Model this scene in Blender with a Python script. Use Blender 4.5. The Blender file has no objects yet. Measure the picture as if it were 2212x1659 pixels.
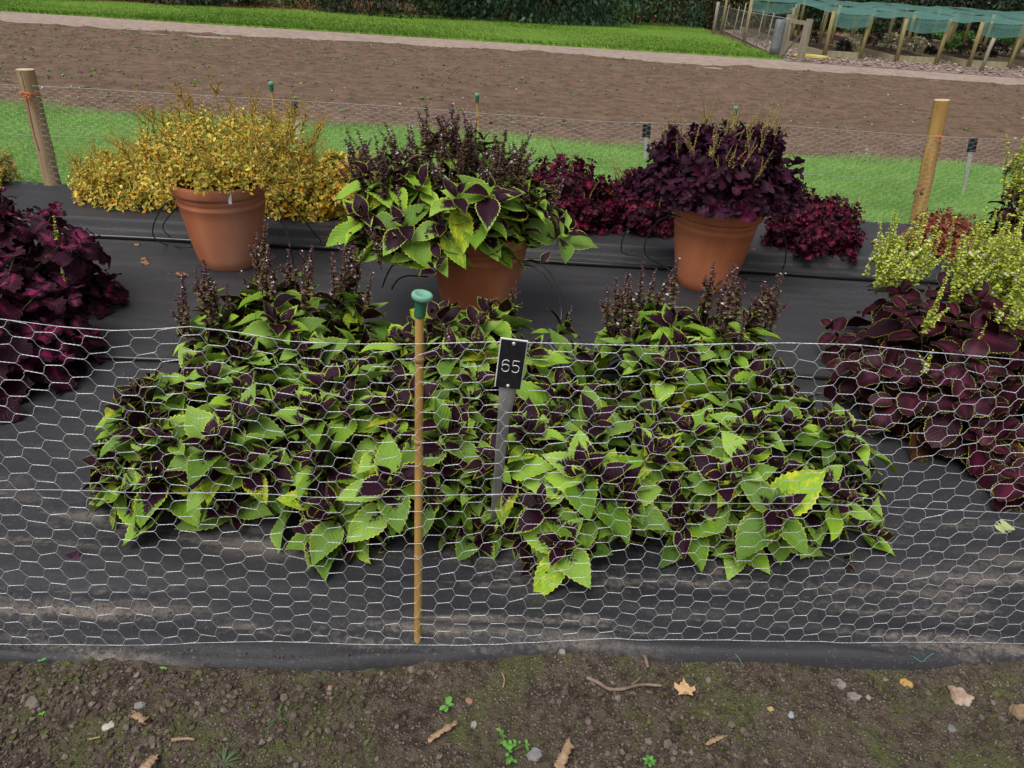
import bpy, math, random
import numpy as np
from mathutils import Vector, Matrix

# ------------------------------------------------------------------ camera, sky, sun, exposure
SC = bpy.context.scene
COL = SC.collection
FPX, PITCH, ROLL, EYE = 1600.0, math.radians(29.4), math.radians(3.57), 1.58   # focal in px of a 2212 px wide picture
_f = np.array([0, math.cos(PITCH), -math.sin(PITCH)])
_r0 = np.array([1.0, 0, 0]); _u0 = np.array([0, math.sin(PITCH), math.cos(PITCH)])
_R = _r0 * math.cos(ROLL) + _u0 * math.sin(ROLL)
_U = _u0 * math.cos(ROLL) - _r0 * math.sin(ROLL)
cam = bpy.data.cameras.new('camera')
cam.sensor_fit = 'HORIZONTAL'; cam.sensor_width = 36.0
cam.lens = 36.0 * FPX / 2212.0
cam.clip_start = 0.05; cam.clip_end = 400
co = bpy.data.objects.new('camera', cam); COL.objects.link(co)
M = Matrix.Identity(4)
for i in range(3):
    M[i][0] = _R[i]; M[i][1] = _U[i]; M[i][2] = -_f[i]
M[2][3] = EYE
co.matrix_world = M
SC.camera = co

SUN_EL, SUN_AZ = math.radians(60), math.radians(215)
w = bpy.data.worlds.new('World'); SC.world = w; w.use_nodes = True
nt = w.node_tree; bg = nt.nodes['Background']
sky = nt.nodes.new('ShaderNodeTexSky'); sky.sky_type = 'NISHITA'; sky.sun_disc = False
sky.sun_elevation = SUN_EL; sky.sun_rotation = SUN_AZ; sky.air_density = 1.0; sky.dust_density = 4.0
hs = nt.nodes.new('ShaderNodeHueSaturation'); hs.inputs['Saturation'].default_value = 0.22   # cloud cover: nearly neutral light
nt.links.new(sky.outputs[0], hs.inputs['Color']); nt.links.new(hs.outputs[0], bg.inputs[0])
bg.inputs[1].default_value = 0.085
sl = bpy.data.lights.new('sun', 'SUN'); sl.energy = 1.5; sl.angle = math.radians(40); sl.color = (1, 0.97, 0.92)
so = bpy.data.objects.new('sun', sl); COL.objects.link(so)
so.rotation_euler = (math.pi / 2 - SUN_EL, 0, math.pi - SUN_AZ)
SC.view_settings.view_transform = 'Standard'; SC.view_settings.look = 'None'
SC.view_settings.exposure = 0.72; SC.view_settings.gamma = 1.0
SC.cycles.max_bounces = 6; SC.cycles.transparent_max_bounces = 12

# ------------------------------------------------------------------ helpers
rng = np.random.default_rng(7)
def ray(x, y): return _f + _R * (x - 1106) / FPX - _U * (y - 829.5) / FPX
def gnd(x, y, z=0.0):
    d = ray(x, y); t = (z - EYE) / d[2]; p = d * t; return np.array([p[0], p[1], z])
def aty(x, y, Y):
    d = ray(x, y); p = d * (Y / d[1]); return np.array([p[0], Y, EYE + p[2]])

def hsh(i, j, s):
    n = (i.astype(np.int64) * 374761393 + j.astype(np.int64) * 668265263 + s * 974634211) & 0x7fffffff
    n = ((n ^ (n >> 13)) * 1274126177) & 0x7fffffff
    return ((n ^ (n >> 16)) & 0xffff) / 65535.0
def vn(x, y, s=0):
    x = np.asarray(x, float); y = np.asarray(y, float)
    i = np.floor(x); j = np.floor(y); a = x - i; b = y - j
    a = a * a * (3 - 2 * a); b = b * b * (3 - 2 * b); i = i.astype(np.int64); j = j.astype(np.int64)
    return (hsh(i, j, s) * (1 - a) + hsh(i + 1, j, s) * a) * (1 - b) + (hsh(i, j + 1, s) * (1 - a) + hsh(i + 1, j + 1, s) * a) * b
def fbm(x, y, s=0, o=4, g=0.5):
    r = 0; a = 1.0; t = 0
    for k in range(o):
        r = r + a * vn(x * 2 ** k, y * 2 ** k, s + k); t += a; a *= g
    return r / t * 2 - 1
def worley(x, y, s=0):
    i0 = np.floor(x).astype(np.int64); j0 = np.floor(y).astype(np.int64); d = np.full(np.shape(x), 9.0); idv = np.zeros(np.shape(x))
    for di in (-1, 0, 1):
        for dj in (-1, 0, 1):
            i = i0 + di; j = j0 + dj
            q = (i + hsh(i, j, s) - x) ** 2 + (j + hsh(i, j, s + 9) - y) ** 2
            m = q < d; d = np.where(m, q, d); idv = np.where(m, hsh(i, j, s + 5), idv)
    return np.sqrt(d), idv

def build(name, V, F, mat, parent=None, uv=None, col=None, smooth=True, mi=None):
    """one mesh object out of arrays; F is an (n,k) array or a list of them"""
    V = np.asarray(V, np.float32); Fs = F if isinstance(F, list) else [F]
    Fs = [np.asarray(f, np.int32) for f in Fs if len(f)]
    me = bpy.data.meshes.new(name)
    lv = np.concatenate([f.ravel() for f in Fs])
    lt = np.concatenate([np.full(len(f), f.shape[1]) for f in Fs])
    ls = np.concatenate([[0], np.cumsum(lt)[:-1]]).astype(np.int32)
    me.vertices.add(len(V)); me.vertices.foreach_set('co', V.ravel())
    me.loops.add(len(lv)); me.loops.foreach_set('vertex_index', lv)
    me.polygons.add(len(lt)); me.polygons.foreach_set('loop_start', ls)
    me.polygons.foreach_set('use_smooth', np.full(len(lt), smooth))
    if uv is not None:
        u = me.uv_layers.new(name='UVMap'); u.data.foreach_set('uv', np.asarray(uv, np.float32)[lv].ravel())
    if col is not None:
        c = np.asarray(col, np.float32)
        if c.shape[1] == 3: c = np.c_[c, np.ones(len(c))].astype(np.float32)
        a = me.attributes.new('lr', 'FLOAT_COLOR', 'POINT'); a.data.foreach_set('color', np.ascontiguousarray(c, np.float32).ravel())
    for m in (mat if isinstance(mat, (list, tuple)) else [mat]): me.materials.append(m)
    if mi is not None: me.polygons.foreach_set('material_index', np.asarray(mi, np.int32))
    me.update(calc_edges=True)
    o = bpy.data.objects.new(name, me); COL.objects.link(o)
    if parent: o.parent = parent
    return o

def cat(parts):
    """join (V,F[,uv[,col]]) tuples that share a face size or are lists of faces"""
    Vs = []; Fs = {}; n = 0; ex = [[], []]
    for p in parts:
        Vs.append(p[0])
        for f in (p[1] if isinstance(p[1], list) else [p[1]]):
            f = np.asarray(f)
            if len(f): Fs.setdefault(f.shape[1], []).append(f + n)
        for k in (0, 1):
            if len(p) > 2 + k: ex[k].append(p[2 + k])
        n += len(p[0])
    out = [np.concatenate(Vs), [np.concatenate(f) for f in Fs.values()]]
    for k in (0, 1):
        if ex[k]: out.append(np.concatenate(ex[k]))
    return out

def tag(o, label=None, cat_=None, group=None, kind=None):
    if label: o['label'] = label
    if cat_: o['category'] = cat_
    if group: o['group'] = group
    if kind: o['kind'] = kind
    return o
def empty(name, loc, label, cat_, group=None):
    o = bpy.data.objects.new(name, None); COL.objects.link(o); o.location = loc; o.empty_display_size = 0.1
    return tag(o, label, cat_, group)
def structure(o): o['kind'] = 'structure'; return o

def tube(P, r, n=6, cap=True):
    P = np.asarray(P, float); m = len(P); r = np.broadcast_to(np.asarray(r, float), (m,))
    T = np.gradient(P, axis=0); T /= np.linalg.norm(T, axis=1)[:, None] + 1e-12
    ref = np.array([0, 0, 1.0]) if abs(T[:, 2]).mean() < 0.8 else np.array([1.0, 0, 0])
    A = np.cross(T, ref); A /= np.linalg.norm(A, axis=1)[:, None] + 1e-12; B = np.cross(T, A)
    t = np.arange(n) * 2 * np.pi / n
    V = P[:, None] + r[:, None, None] * (A[:, None] * np.cos(t)[None, :, None] + B[:, None] * np.sin(t)[None, :, None])
    V = V.reshape(-1, 3); i = np.arange(m - 1)[:, None] * n; k = np.arange(n)[None]
    k2 = (k + 1) % n
    F = np.stack([i + k, i + k2, i + n + k2, i + n + k], -1).reshape(-1, 4)
    if not cap: return V, [F]
    return V, [F, np.array([np.arange(n)[::-1], np.arange(n) + (m - 1) * n])]
def lathe(prof, n=40, jitter=0):
    prof = np.asarray(prof, float); m = len(prof); t = np.arange(n) * 2 * np.pi / n
    V = np.stack([prof[:, 0, None] * np.cos(t), prof[:, 0, None] * np.sin(t), np.repeat(prof[:, 1, None], n, 1)], -1).reshape(-1, 3)
    i = np.arange(m - 1)[:, None] * n; k = np.arange(n)[None]; k2 = (k + 1) % n
    return V, [np.stack([i + k, i + k2, i + n + k2, i + n + k], -1).reshape(-1, 4)]
def box(x0, x1, y0, y1, z0, z1, bev=0.0):
    if bev:
        bm = bpy_box(x1 - x0, y1 - y0, z1 - z0, bev); V = bm[0] + np.array([(x0 + x1) / 2, (y0 + y1) / 2, (z0 + z1) / 2]); return V, bm[1]
    V = np.array([[x, y, z] for z in (z0, z1) for y in (y0, y1) for x in (x0, x1)], float)
    return V, [np.array([[0, 2, 3, 1], [4, 5, 7, 6], [0, 1, 5, 4], [2, 6, 7, 3], [0, 4, 6, 2], [1, 3, 7, 5]])]
def bpy_box(a, b, c, bev):
    import bmesh
    bm = bmesh.new(); bmesh.ops.create_cube(bm, size=1.0)
    for v in bm.verts: v.co.x *= a; v.co.y *= b; v.co.z *= c
    bmesh.ops.bevel(bm, geom=bm.edges[:], offset=bev, segments=2, affect='EDGES', profile=0.5)
    V = np.array([v.co[:] for v in bm.verts]); d = {}
    for f in bm.faces: d.setdefault(len(f.verts), []).append([v.index for v in f.verts])
    bm.free(); return V, [np.array(x) for x in d.values()]
def grid(x, y, zf):
    X, Y = np.meshgrid(x, y); Z = zf(X, Y); n = len(x); m = len(y)
    V = np.stack([X, Y, Z], -1).reshape(-1, 3)
    i = np.arange(m - 1)[:, None] * n; k = np.arange(n - 1)[None]
    return V, [np.stack([i + k, i + k + 1, i + n + k + 1, i + n + k], -1).reshape(-1, 4)]
def xf(VF, mat):
    V = np.asarray(VF[0]); R = np.asarray(mat); return (V @ R[:3, :3].T + R[:3, 3],) + tuple(VF[1:])
def spline(pts, n=24):
    """Catmull-Rom through points"""
    P = np.asarray(pts, float); P = np.vstack([2 * P[0] - P[1], P, 2 * P[-1] - P[-2]]); out = []
    for i in range(1, len(P) - 2):
        t = np.linspace(0, 1, n, endpoint=False)[:, None]
        a, b, c, d = P[i - 1], P[i], P[i + 1], P[i + 2]
        out.append(0.5 * (2 * b + (c - a) * t + (2 * a - 5 * b + 4 * c - d) * t ** 2 + (3 * b - a - 3 * c + d) * t ** 3))
    out.append(P[-2][None]); return np.concatenate(out)
def ico(sub=1):
    import bmesh
    bm = bmesh.new(); bmesh.ops.create_icosphere(bm, subdivisions=sub, radius=1)
    V = np.array([v.co[:] for v in bm.verts]); F = np.array([[v.index for v in f.verts] for f in bm.faces]); bm.free(); return V, F
def lumps(P, S, seed=0, sub=1, flat=0.75, rough=0.3):
    """many deformed stones in one array set: P (n,3), S (n,)"""
    V0, F0 = ico(sub); r = np.random.default_rng(seed); n = len(P)
    q = r.normal(size=(n, 4)); q /= np.linalg.norm(q, axis=1)[:, None]; a, b, c, d = q.T
    R = np.stack([np.stack([1 - 2 * (c * c + d * d), 2 * (b * c - a * d), 2 * (b * d + a * c)], -1),
                  np.stack([2 * (b * c + a * d), 1 - 2 * (b * b + d * d), 2 * (c * d - a * b)], -1),
                  np.stack([2 * (b * d - a * c), 2 * (c * d + a * b), 1 - 2 * (b * b + c * c)], -1)], 1)
    rad = 1 + r.uniform(-rough, rough, (n, len(V0)))
    V = V0[None] * rad[..., None] * r.uniform(0.65, 1.25, (n, 1, 3))
    V = np.einsum('nij,nmj->nmi', R, V); V[..., 2] *= flat
    V = V * np.asarray(S)[:, None, None] + np.asarray(P)[:, None]
    F = (F0[None] + (np.arange(n) * len(V0))[:, None, None]).reshape(-1, 3)
    col = np.repeat(r.uniform(0, 1, (n, 4)), len(V0), 0)
    return V.reshape(-1, 3), F, col

# ------------------------------------------------------------------ materials
def newmat(name):
    m = bpy.data.materials.new(name); m.use_nodes = True; t = m.node_tree; t.nodes.clear()
    o = t.nodes.new('ShaderNodeOutputMaterial'); b = t.nodes.new('ShaderNodeBsdfPrincipled'); t.links.new(b.outputs[0], o.inputs[0])
    return m, t, b, o
class NT:
    def __init__(s, t): s.t = t
    def n(s, ty, **k):
        x = s.t.nodes.new(ty)
        for a, v in k.items(): setattr(x, a, v)
        return x
    def put(s, sock, v):
        if hasattr(v, 'is_output'): s.t.links.new(v, sock)
        else: sock.default_value = v
    def m(s, op, a, b=0.0, c=0.0):
        x = s.n('ShaderNodeMath', operation=op); s.put(x.inputs[0], a); s.put(x.inputs[1], b); s.put(x.inputs[2], c); return x.outputs[0]
    def ss(s, v, lo, hi):
        x = s.n('ShaderNodeMapRange', interpolation_type='SMOOTHSTEP'); s.put(x.inputs[0], v); s.put(x.inputs[1], lo); s.put(x.inputs[2], hi); return x.outputs[0]
    def mix(s, f, a, b, mode='MIX'):
        x = s.n('ShaderNodeMix', data_type='RGBA', blend_type=mode); s.put(x.inputs[0], f)
        for so_, v in ((x.inputs[6], a), (x.inputs[7], b)):
            s.put(so_, v if hasattr(v, 'is_output') else (*v, 1) if len(v) == 3 else v)
        return x.outputs[2]
    def noise(s, vec, scale, detail=4, rough=0.55, dist=0.0):
        x = s.n('ShaderNodeTexNoise'); x.inputs['Scale'].default_value = scale; x.inputs['Detail'].default_value = detail
        x.inputs['Roughness'].default_value = rough; x.inputs['Distortion'].default_value = dist
        if vec is not None: s.t.links.new(vec, x.inputs['Vector'])
        return x.outputs['Fac']
    def coord(s, which='Object', scale=None):
        c = s.n('ShaderNodeTexCoord').outputs[which]
        if scale:
            mp = s.n('ShaderNodeMapping'); s.t.links.new(c, mp.inputs[0]); mp.inputs['Scale'].default_value = scale; c = mp.outputs[0]
        return c
    def bump(s, b, h, strength, dist):
        x = s.n('ShaderNodeBump'); x.inputs['Strength'].default_value = strength; x.inputs['Distance'].default_value = dist
        s.t.links.new(h, x.inputs['Height']); s.t.links.new(x.outputs[0], b.inputs['Normal'])

def noisemat(name, cols, scale, rough=0.8, bump=0.0, bdist=0.004, bscale=None, stretch=None, spec=0.3, metal=0.0, lo=0.32, hi=0.68, detail=6):
    m, t, b, o = newmat(name); k = NT(t); c = k.coord('Object', stretch)
    f = k.noise(c, scale, detail, 0.6)
    col = k.mix(k.ss(f, lo, hi), cols[0], cols[1])
    if len(cols) > 2:
        g = k.noise(c, scale * 0.23, 3, 0.5); col = k.mix(k.m('MULTIPLY', k.ss(g, 0.5, 0.72), 0.85), col, cols[2])
    k.put(b.inputs['Base Color'], col); b.inputs['Roughness'].default_value = rough
    b.inputs['Specular IOR Level'].default_value = spec; b.inputs['Metallic'].default_value = metal
    if bump: k.bump(b, k.noise(c, bscale or scale * 2, 6, 0.65), bump, bdist)
    return m

def attrmat(name, rough=0.7, spec=0.25, trans=0.0):
    """base colour straight from the thing's own colour attribute"""
    m, t, b, o = newmat(name); k = NT(t); a = k.n('ShaderNodeAttribute', attribute_name='lr')
    k.put(b.inputs['Base Color'], a.outputs['Color']); b.inputs['Roughness'].default_value = rough; b.inputs['Specular IOR Level'].default_value = spec
    if trans: addtrans(k, t, b, o, a.outputs['Color'], trans)
    return m
def addtrans(k, t, b, o, col, f):
    tr = k.n('ShaderNodeBsdfTranslucent'); k.put(tr.inputs[0], col); mx = k.n('ShaderNodeMixShader'); mx.inputs[0].default_value = f
    t.links.new(b.outputs[0], mx.inputs[1]); t.links.new(tr.outputs[0], mx.inputs[2]); t.links.new(mx.outputs[0], o.inputs[0])

def leafmat(name, base, base2, center, alt, margin=None, mw=0.12, dash=0.0, p0=0.0, p1=1.0, av=0.8, au_=0.5, nz=0.5, ns=3.0, altcut=0.85, vein=0.3, rough=0.5, trans=0.2, soft=0.08, veincol=None, spec=0.12):
    """leaf: UV across (0..1) and along (0..1); attribute lr = (centre amount, ageing, random, brightness)"""
    m, t, b, o = newmat(name); k = NT(t)
    at = k.n('ShaderNodeAttribute', attribute_name='lr'); sp = k.n('ShaderNodeSeparateColor'); t.links.new(at.outputs['Color'], sp.inputs[0])
    r1, r2, r3 = sp.outputs
    uvn = k.coord('UV'); s2 = k.n('ShaderNodeSeparateXYZ'); t.links.new(uvn, s2.inputs[0])
    u, v = s2.outputs[0], s2.outputs[1]
    au = k.m('ABSOLUTE', k.m('SUBTRACT', k.m('MULTIPLY', u, 2.0), 1.0))
    cb = k.n('ShaderNodeCombineXYZ'); k.put(cb.inputs[0], k.m('MULTIPLY', u, 1.4)); k.put(cb.inputs[1], k.m('MULTIPLY', v, 2.0)); k.put(cb.inputs[2], k.m('MULTIPLY', r3, 37.0))
    n1 = k.noise(cb.outputs[0], ns, 5, 0.65); n2 = k.noise(cb.outputs[0], ns * 5, 3, 0.6)
    c = k.mix(k.m('ADD', k.m('MULTIPLY', n1, 0.5), k.m('MULTIPLY', r3, 0.5)), base, base2)
    c = k.mix(k.m('MULTIPLY', k.ss(k.m('ADD', r2, k.m('MULTIPLY', k.m('SUBTRACT', n1, 0.5), 0.6)), altcut - 0.05, altcut + 0.12), 0.9), c, alt)
    lat = k.m('SINE', k.m('SUBTRACT', k.m('MULTIPLY', v, 58.0), k.m('MULTIPLY', au, 20.0)))
    th = k.m('ADD', p0, k.m('MULTIPLY', r1, p1 - p0))
    d = k.m('ADD', k.m('MULTIPLY', v, av), k.m('MULTIPLY', au, au_))
    d = k.m('ADD', d, k.m('MULTIPLY', k.m('SUBTRACT', n1, 0.5), nz)); d = k.m('ADD', d, k.m('MULTIPLY', lat, 0.035)); d = k.m('ADD', d, k.m('MULTIPLY', k.m('SUBTRACT', n2, 0.5), nz * 0.55))
    mk = k.ss(k.m('SUBTRACT', th, d), -soft, soft)
    c = k.mix(mk, c, center)
    if veincol:
        ve = k.ss(k.m('ADD', k.m('MULTIPLY', au, -1.0), 0.06), 0.0, 0.05); c = k.mix(k.m('MULTIPLY', ve, 0.6), c, veincol)
    if margin:
        mm = k.ss(k.m('ADD', au, k.m('MULTIPLY', k.m('SUBTRACT', n2, 0.5), 0.25)), 1 - mw - 0.03, 1 - mw + 0.03)
        if dash: mm = k.m('MULTIPLY', mm, k.ss(k.m('SINE', k.m('MULTIPLY', v, 110.0)), -0.7, 0.1))
        c = k.mix(mm, c, margin)
    hv = k.n('ShaderNodeHueSaturation'); k.put(hv.inputs['Color'], c)
    k.put(hv.inputs['Value'], k.m('ADD', 0.62, k.m('MULTIPLY', r3, 0.76))); k.put(hv.inputs['Saturation'], k.m('ADD', 0.9, k.m('MULTIPLY', r2, 0.15)))
    c = hv.outputs[0]
    k.put(b.inputs['Base Color'], c); b.inputs['Roughness'].default_value = rough; b.inputs['Specular IOR Level'].default_value = spec
    if vein: k.bump(b, k.m('ADD', k.m('MULTIPLY', lat, 0.5), k.m('MULTIPLY', n2, 0.8)), vein, 0.003)
    if trans: addtrans(k, t, b, o, c, trans)
    return m

# colours below are surface albedos
M_coleus = leafmat('lime_and_plum_leaf', (0.040, 0.145, 0.020), (0.28, 0.43, 0.045), (0.022, 0.0045, 0.013), (0.54, 0.46, 0.05), p0=-0.2, p1=1.65, av=0.95, au_=0.35, nz=0.75, ns=3.2, altcut=0.97, trans=0.12, spec=0.12, veincol=None, margin=(0.40, 0.45, 0.05), mw=0.07)
M_plum = leafmat('frilled_plum_leaf', (0.022, 0.005, 0.013), (0.050, 0.009, 0.026), (0.23, 0.016, 0.085), (0.12, 0.02, 0.03), p0=0.0, p1=0.8, av=0.55, au_=0.85, nz=0.5, ns=3.5, altcut=0.97, soft=0.22, vein=0.55, margin=(0.065, 0.03, 0.028), mw=0.05)
M_dark = leafmat('dark_maroon_leaf', (0.020, 0.0035, 0.008), (0.036, 0.006, 0.014), (0.075, 0.010, 0.026), (0.10, 0.05, 0.02), margin=(0.42, 0.46, 0.07), mw=0.045, dash=1.0, spec=0.14, rough=0.45, p0=0.1, p1=0.6, av=0.5, au_=0.9, nz=0.5, soft=0.25, altcut=0.95, vein=0.18)
M_gold = leafmat('yellow_orange_leaf', (0.46, 0.27, 0.02), (0.74, 0.57, 0.10), (0.18, 0.28, 0.02), (0.55, 0.18, 0.02), p0=-0.1, p1=0.85, av=0.7, au_=0.6, nz=0.6, altcut=0.8, soft=0.2, vein=0.2)
M_burg = leafmat('burgundy_leaf', (0.030, 0.006, 0.014), (0.060, 0.008, 0.022), (0.21, 0.012, 0.045), (0.17, 0.03, 0.02), p0=0.0, p1=0.85, av=0.6, au_=0.8, nz=0.4, altcut=0.96, soft=0.2, vein=0.2)
M_wine = leafmat('wine_black_leaf', (0.022, 0.0055, 0.016), (0.045, 0.009, 0.026), (0.075, 0.009, 0.034), (0.06, 0.010, 0.025), p0=-0.1, p1=0.65, av=0.6, au_=0.8, nz=0.4, altcut=0.9, soft=0.2, vein=0.25)
M_rust = leafmat('orange_red_leaf', (0.25, 0.075, 0.04), (0.18, 0.04, 0.025), (0.28, 0.02, 0.05), (0.45, 0.22, 0.06), p0=0.0, p1=0.6, nz=0.4, altcut=0.85, soft=0.15, vein=0.1)
M_spike = attrmat('flower_spike', 0.65, 0.25, 0.1)
M_stem = noisemat('green_purple_stem', [(0.045, 0.035, 0.02), (0.09, 0.12, 0.03)], 12, 0.6)

def groundmat(name, dark, mid, light, moss=None, s=20.0, bump=0.8, bd=0.012, mosscut=0.55, stretch=None, grain=0):
    m, t, b, o = newmat(name); k = NT(t); c = k.coord('Object', stretch)
    f = k.noise(c, s, 8, 0.68); g = k.noise(c, s * 0.13, 4, 0.55); h = k.noise(c, s * 3.1, 3, 0.6)
    col = k.mix(k.ss(f, 0.36, 0.62), dark, mid); col = k.mix(k.m('MULTIPLY', k.ss(h, 0.56, 0.72), k.ss(g, 0.35, 0.6)), col, light)
    col = k.mix(k.m('MULTIPLY', k.ss(g, 0.3, 0.75), 0.35), col, mid)
    if moss:
        q = k.noise(c, s * 0.2, 5, 0.62, 0.4); a = k.n('ShaderNodeTexNoise'); mk = k.ss(k.m('ADD', q, k.m('MULTIPLY', k.m('SUBTRACT', h, 0.5), 0.35)), mosscut, mosscut + 0.13)
        t.nodes.remove(a); col = k.mix(k.m('MULTIPLY', mk, 0.75), col, moss)
    k.put(b.inputs['Base Color'], col); b.inputs['Roughness'].default_value = 0.95; b.inputs['Specular IOR Level'].default_value = 0.15
    if grain:
        vo = k.n('ShaderNodeTexVoronoi'); vo.inputs['Scale'].default_value = grain; t.links.new(c, vo.inputs['Vector']); sp = k.n('ShaderNodeSeparateColor'); t.links.new(vo.outputs['Color'], sp.inputs[0])
        gm = k.m('MULTIPLY', k.ss(vo.outputs['Distance'], 0.62, 0.35), k.m('MULTIPLY', k.ss(sp.outputs[0], 0.45, 0.7), k.ss(g, 0.28, 0.5)))
        col = k.mix(k.m('MULTIPLY', gm, 0.7), col, k.mix(sp.outputs[1], mid, light)); k.put(b.inputs['Base Color'], col); f = k.m('ADD', f, k.m('MULTIPLY', gm, 0.6))
    if bump: k.bump(b, k.m('ADD', f, k.m('MULTIPLY', h, 0.5)), bump, bd)
    return m
M_soil = groundmat('garden_soil', (0.028, 0.020, 0.015), (0.092, 0.072, 0.054), (0.25, 0.20, 0.165), (0.075, 0.085, 0.028), s=30, mosscut=0.50, grain=130, bump=1.0)
M_field = groundmat('ploughed_soil', (0.085, 0.053, 0.036), (0.148, 0.098, 0.070), (0.215, 0.158, 0.118), None, s=7.5, bump=0.8, bd=0.03, stretch=(0.6, 1, 1))
M_path = groundmat('sandy_path', (0.22, 0.165, 0.135), (0.33, 0.255, 0.215), (0.42, 0.34, 0.29), None, s=5.0, bump=0.4, bd=0.02)
M_litter = groundmat('leaf_litter', (0.07, 0.03, 0.018), (0.17, 0.075, 0.04), (0.36, 0.21, 0.11), None, s=9, bump=1.0, bd=0.05)
M_chips = groundmat('bark_chippings', (0.15, 0.105, 0.09), (0.31, 0.235, 0.20), (0.55, 0.46, 0.40), None, s=9, bump=1.0, bd=0.05)
M_bed = groundmat('bed_soil', (0.045, 0.026, 0.020), (0.10, 0.062, 0.048), (0.16, 0.11, 0.09), None, s=8, bump=1.0, bd=0.05)
M_lawn = noisemat('mown_lawn', [(0.078, 0.155, 0.016), (0.15, 0.25, 0.034), (0.105, 0.205, 0.02)], 7, 0.85, 0.6, 0.04, 24, stretch=(0.5, 1.0, 1), spec=0.15)
M_turf = noisemat('turf_base', [(0.08, 0.18, 0.035), (0.15, 0.28, 0.06)], 14, 0.9, 0.6, 0.02, spec=0.1)

def membrane_mat():
    m, t, b, o = newmat('woven_black_membrane'); k = NT(t); c = k.coord('Object'); cs = k.coord('Object', (0.35, 2.2, 1))
    sx = k.n('ShaderNodeSeparateXYZ'); t.links.new(c, sx.inputs[0]); y = sx.outputs[1]
    f = k.noise(c, 60, 4, 0.7); g = k.noise(cs, 5, 5, 0.6); h = k.noise(c, 220, 2, 0.5)
    col = k.mix(f, (0.022, 0.022, 0.026), (0.038, 0.038, 0.044))
    a = k.n('ShaderNodeAttribute', attribute_name='lr'); sp = k.n('ShaderNodeSeparateColor'); t.links.new(a.outputs['Color'], sp.inputs[0])
    dust = k.m('MULTIPLY', sp.outputs[0], k.ss(k.m('ADD', g, k.m('MULTIPLY', k.m('SUBTRACT', f, 0.5), 0.5)), 0.45, 0.68))
    dust = k.m('MULTIPLY', dust, k.m('ADD', 0.45, k.m('MULTIPLY', k.ss(h, 0.4, 0.6), 0.55)))
    col = k.mix(dust, col, (0.22, 0.185, 0.155))
    spk = k.ss(k.noise(c, 150, 2, 0.5), 0.63, 0.70); col = k.mix(k.m('MULTIPLY', spk, 0.35), col, (0.20, 0.17, 0.14))
    lg = k.noise(c, 1.6, 4, 0.55); col = k.mix(k.m('MULTIPLY', k.ss(lg, 0.45, 0.7), 0.35), col, (0.046, 0.043, 0.043))
    k.put(b.inputs['Base Color'], col); k.put(b.inputs['Roughness'], k.m('ADD', 0.5, k.m('MULTIPLY', dust, 0.4)))
    b.inputs['Specular IOR Level'].default_value = 0.3
    wv = k.n('ShaderNodeTexWave', bands_direction='X'); wv.inputs['Scale'].default_value = 130; t.links.new(c, wv.inputs[0])
    wy = k.n('ShaderNodeTexWave', bands_direction='Y'); wy.inputs['Scale'].default_value = 130; t.links.new(c, wy.inputs[0])
    k.bump(b, k.m('ADD', k.m('MULTIPLY', k.m('ADD', wv.outputs['Fac'], wy.outputs['Fac']), 0.25), k.m('MULTIPLY', g, 1.2)), 0.35, 0.004)
    return m
M_memb = membrane_mat()
M_terra = noisemat('terracotta', [(0.41, 0.128, 0.054), (0.53, 0.185, 0.085), (0.56, 0.31, 0.21)], 5, 0.62, 0.15, 0.002, 60, stretch=(1, 1, 0.35), spec=0.3)
M_compost = noisemat('compost', [(0.012, 0.009, 0.007), (0.04, 0.03, 0.022)], 40, 0.95, 1.0, 0.01)
M_wire = noisemat('galvanised_wire', [(0.42, 0.44, 0.47), (0.74, 0.76, 0.80)], 30, 0.42, spec=0.6, metal=0.35)
M_wire2 = noisemat('galvanised_wire_dull', [(0.42, 0.43, 0.44), (0.62, 0.63, 0.64)], 30, 0.5, spec=0.5, metal=0.2)
M_tube = noisemat('black_polythene', [(0.011, 0.011, 0.012), (0.018, 0.018, 0.019)], 8, 0.3, spec=0.5)
M_plate = noisemat('black_engraved_plastic', [(0.010, 0.011, 0.014), (0.018, 0.019, 0.023)], 80, 0.4, spec=0.4)
M_white = noisemat('white_plastic', [(0.72, 0.73, 0.74), (0.82, 0.82, 0.82)], 20, 0.45)
M_alu = noisemat('weathered_aluminium', [(0.30, 0.30, 0.30), (0.47, 0.46, 0.45)], 9, 0.5, 0.1, 0.001, 40, stretch=(3, 3, 0.6), metal=0.35, spec=0.5)
M_rivet = noisemat('steel_rivet', [(0.6, 0.6, 0.6), (0.8, 0.8, 0.8)], 60, 0.3, metal=0.7)
M_cap = noisemat('green_rubber', [(0.13, 0.31, 0.22), (0.18, 0.39, 0.285)], 14, 0.55)
M_capd = noisemat('dark_green_rubber', [(0.020, 0.10, 0.062), (0.035, 0.15, 0.09)], 14, 0.55)
M_twine = noisemat('orange_twine', [(0.48, 0.12, 0.04), (0.62, 0.20, 0.08)], 60, 0.8)
M_gtwine = noisemat('green_twine', [(0.05, 0.17, 0.12), (0.10, 0.26, 0.2)], 60, 0.7)
def woodmat(name, a, b_, c_, knots=True):
    m, t, b, o = newmat(name); k = NT(t); c = k.coord('Object', (6, 6, 0.7)); g = k.noise(c, 3.0, 6, 0.65, 0.6)
    fine = k.noise(k.coord('Object', (60, 60, 1.5)), 2.0, 4, 0.7)
    col = k.mix(k.ss(g, 0.35, 0.65), a, b_); col = k.mix(k.m('MULTIPLY', k.ss(fine, 0.52, 0.75), 0.6), col, c_)
    k.put(b.inputs['Base Color'], col); b.inputs['Roughness'].default_value = 0.75; b.inputs['Specular IOR Level'].default_value = 0.25
    k.bump(b, fine, 0.35, 0.002); return m
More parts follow.
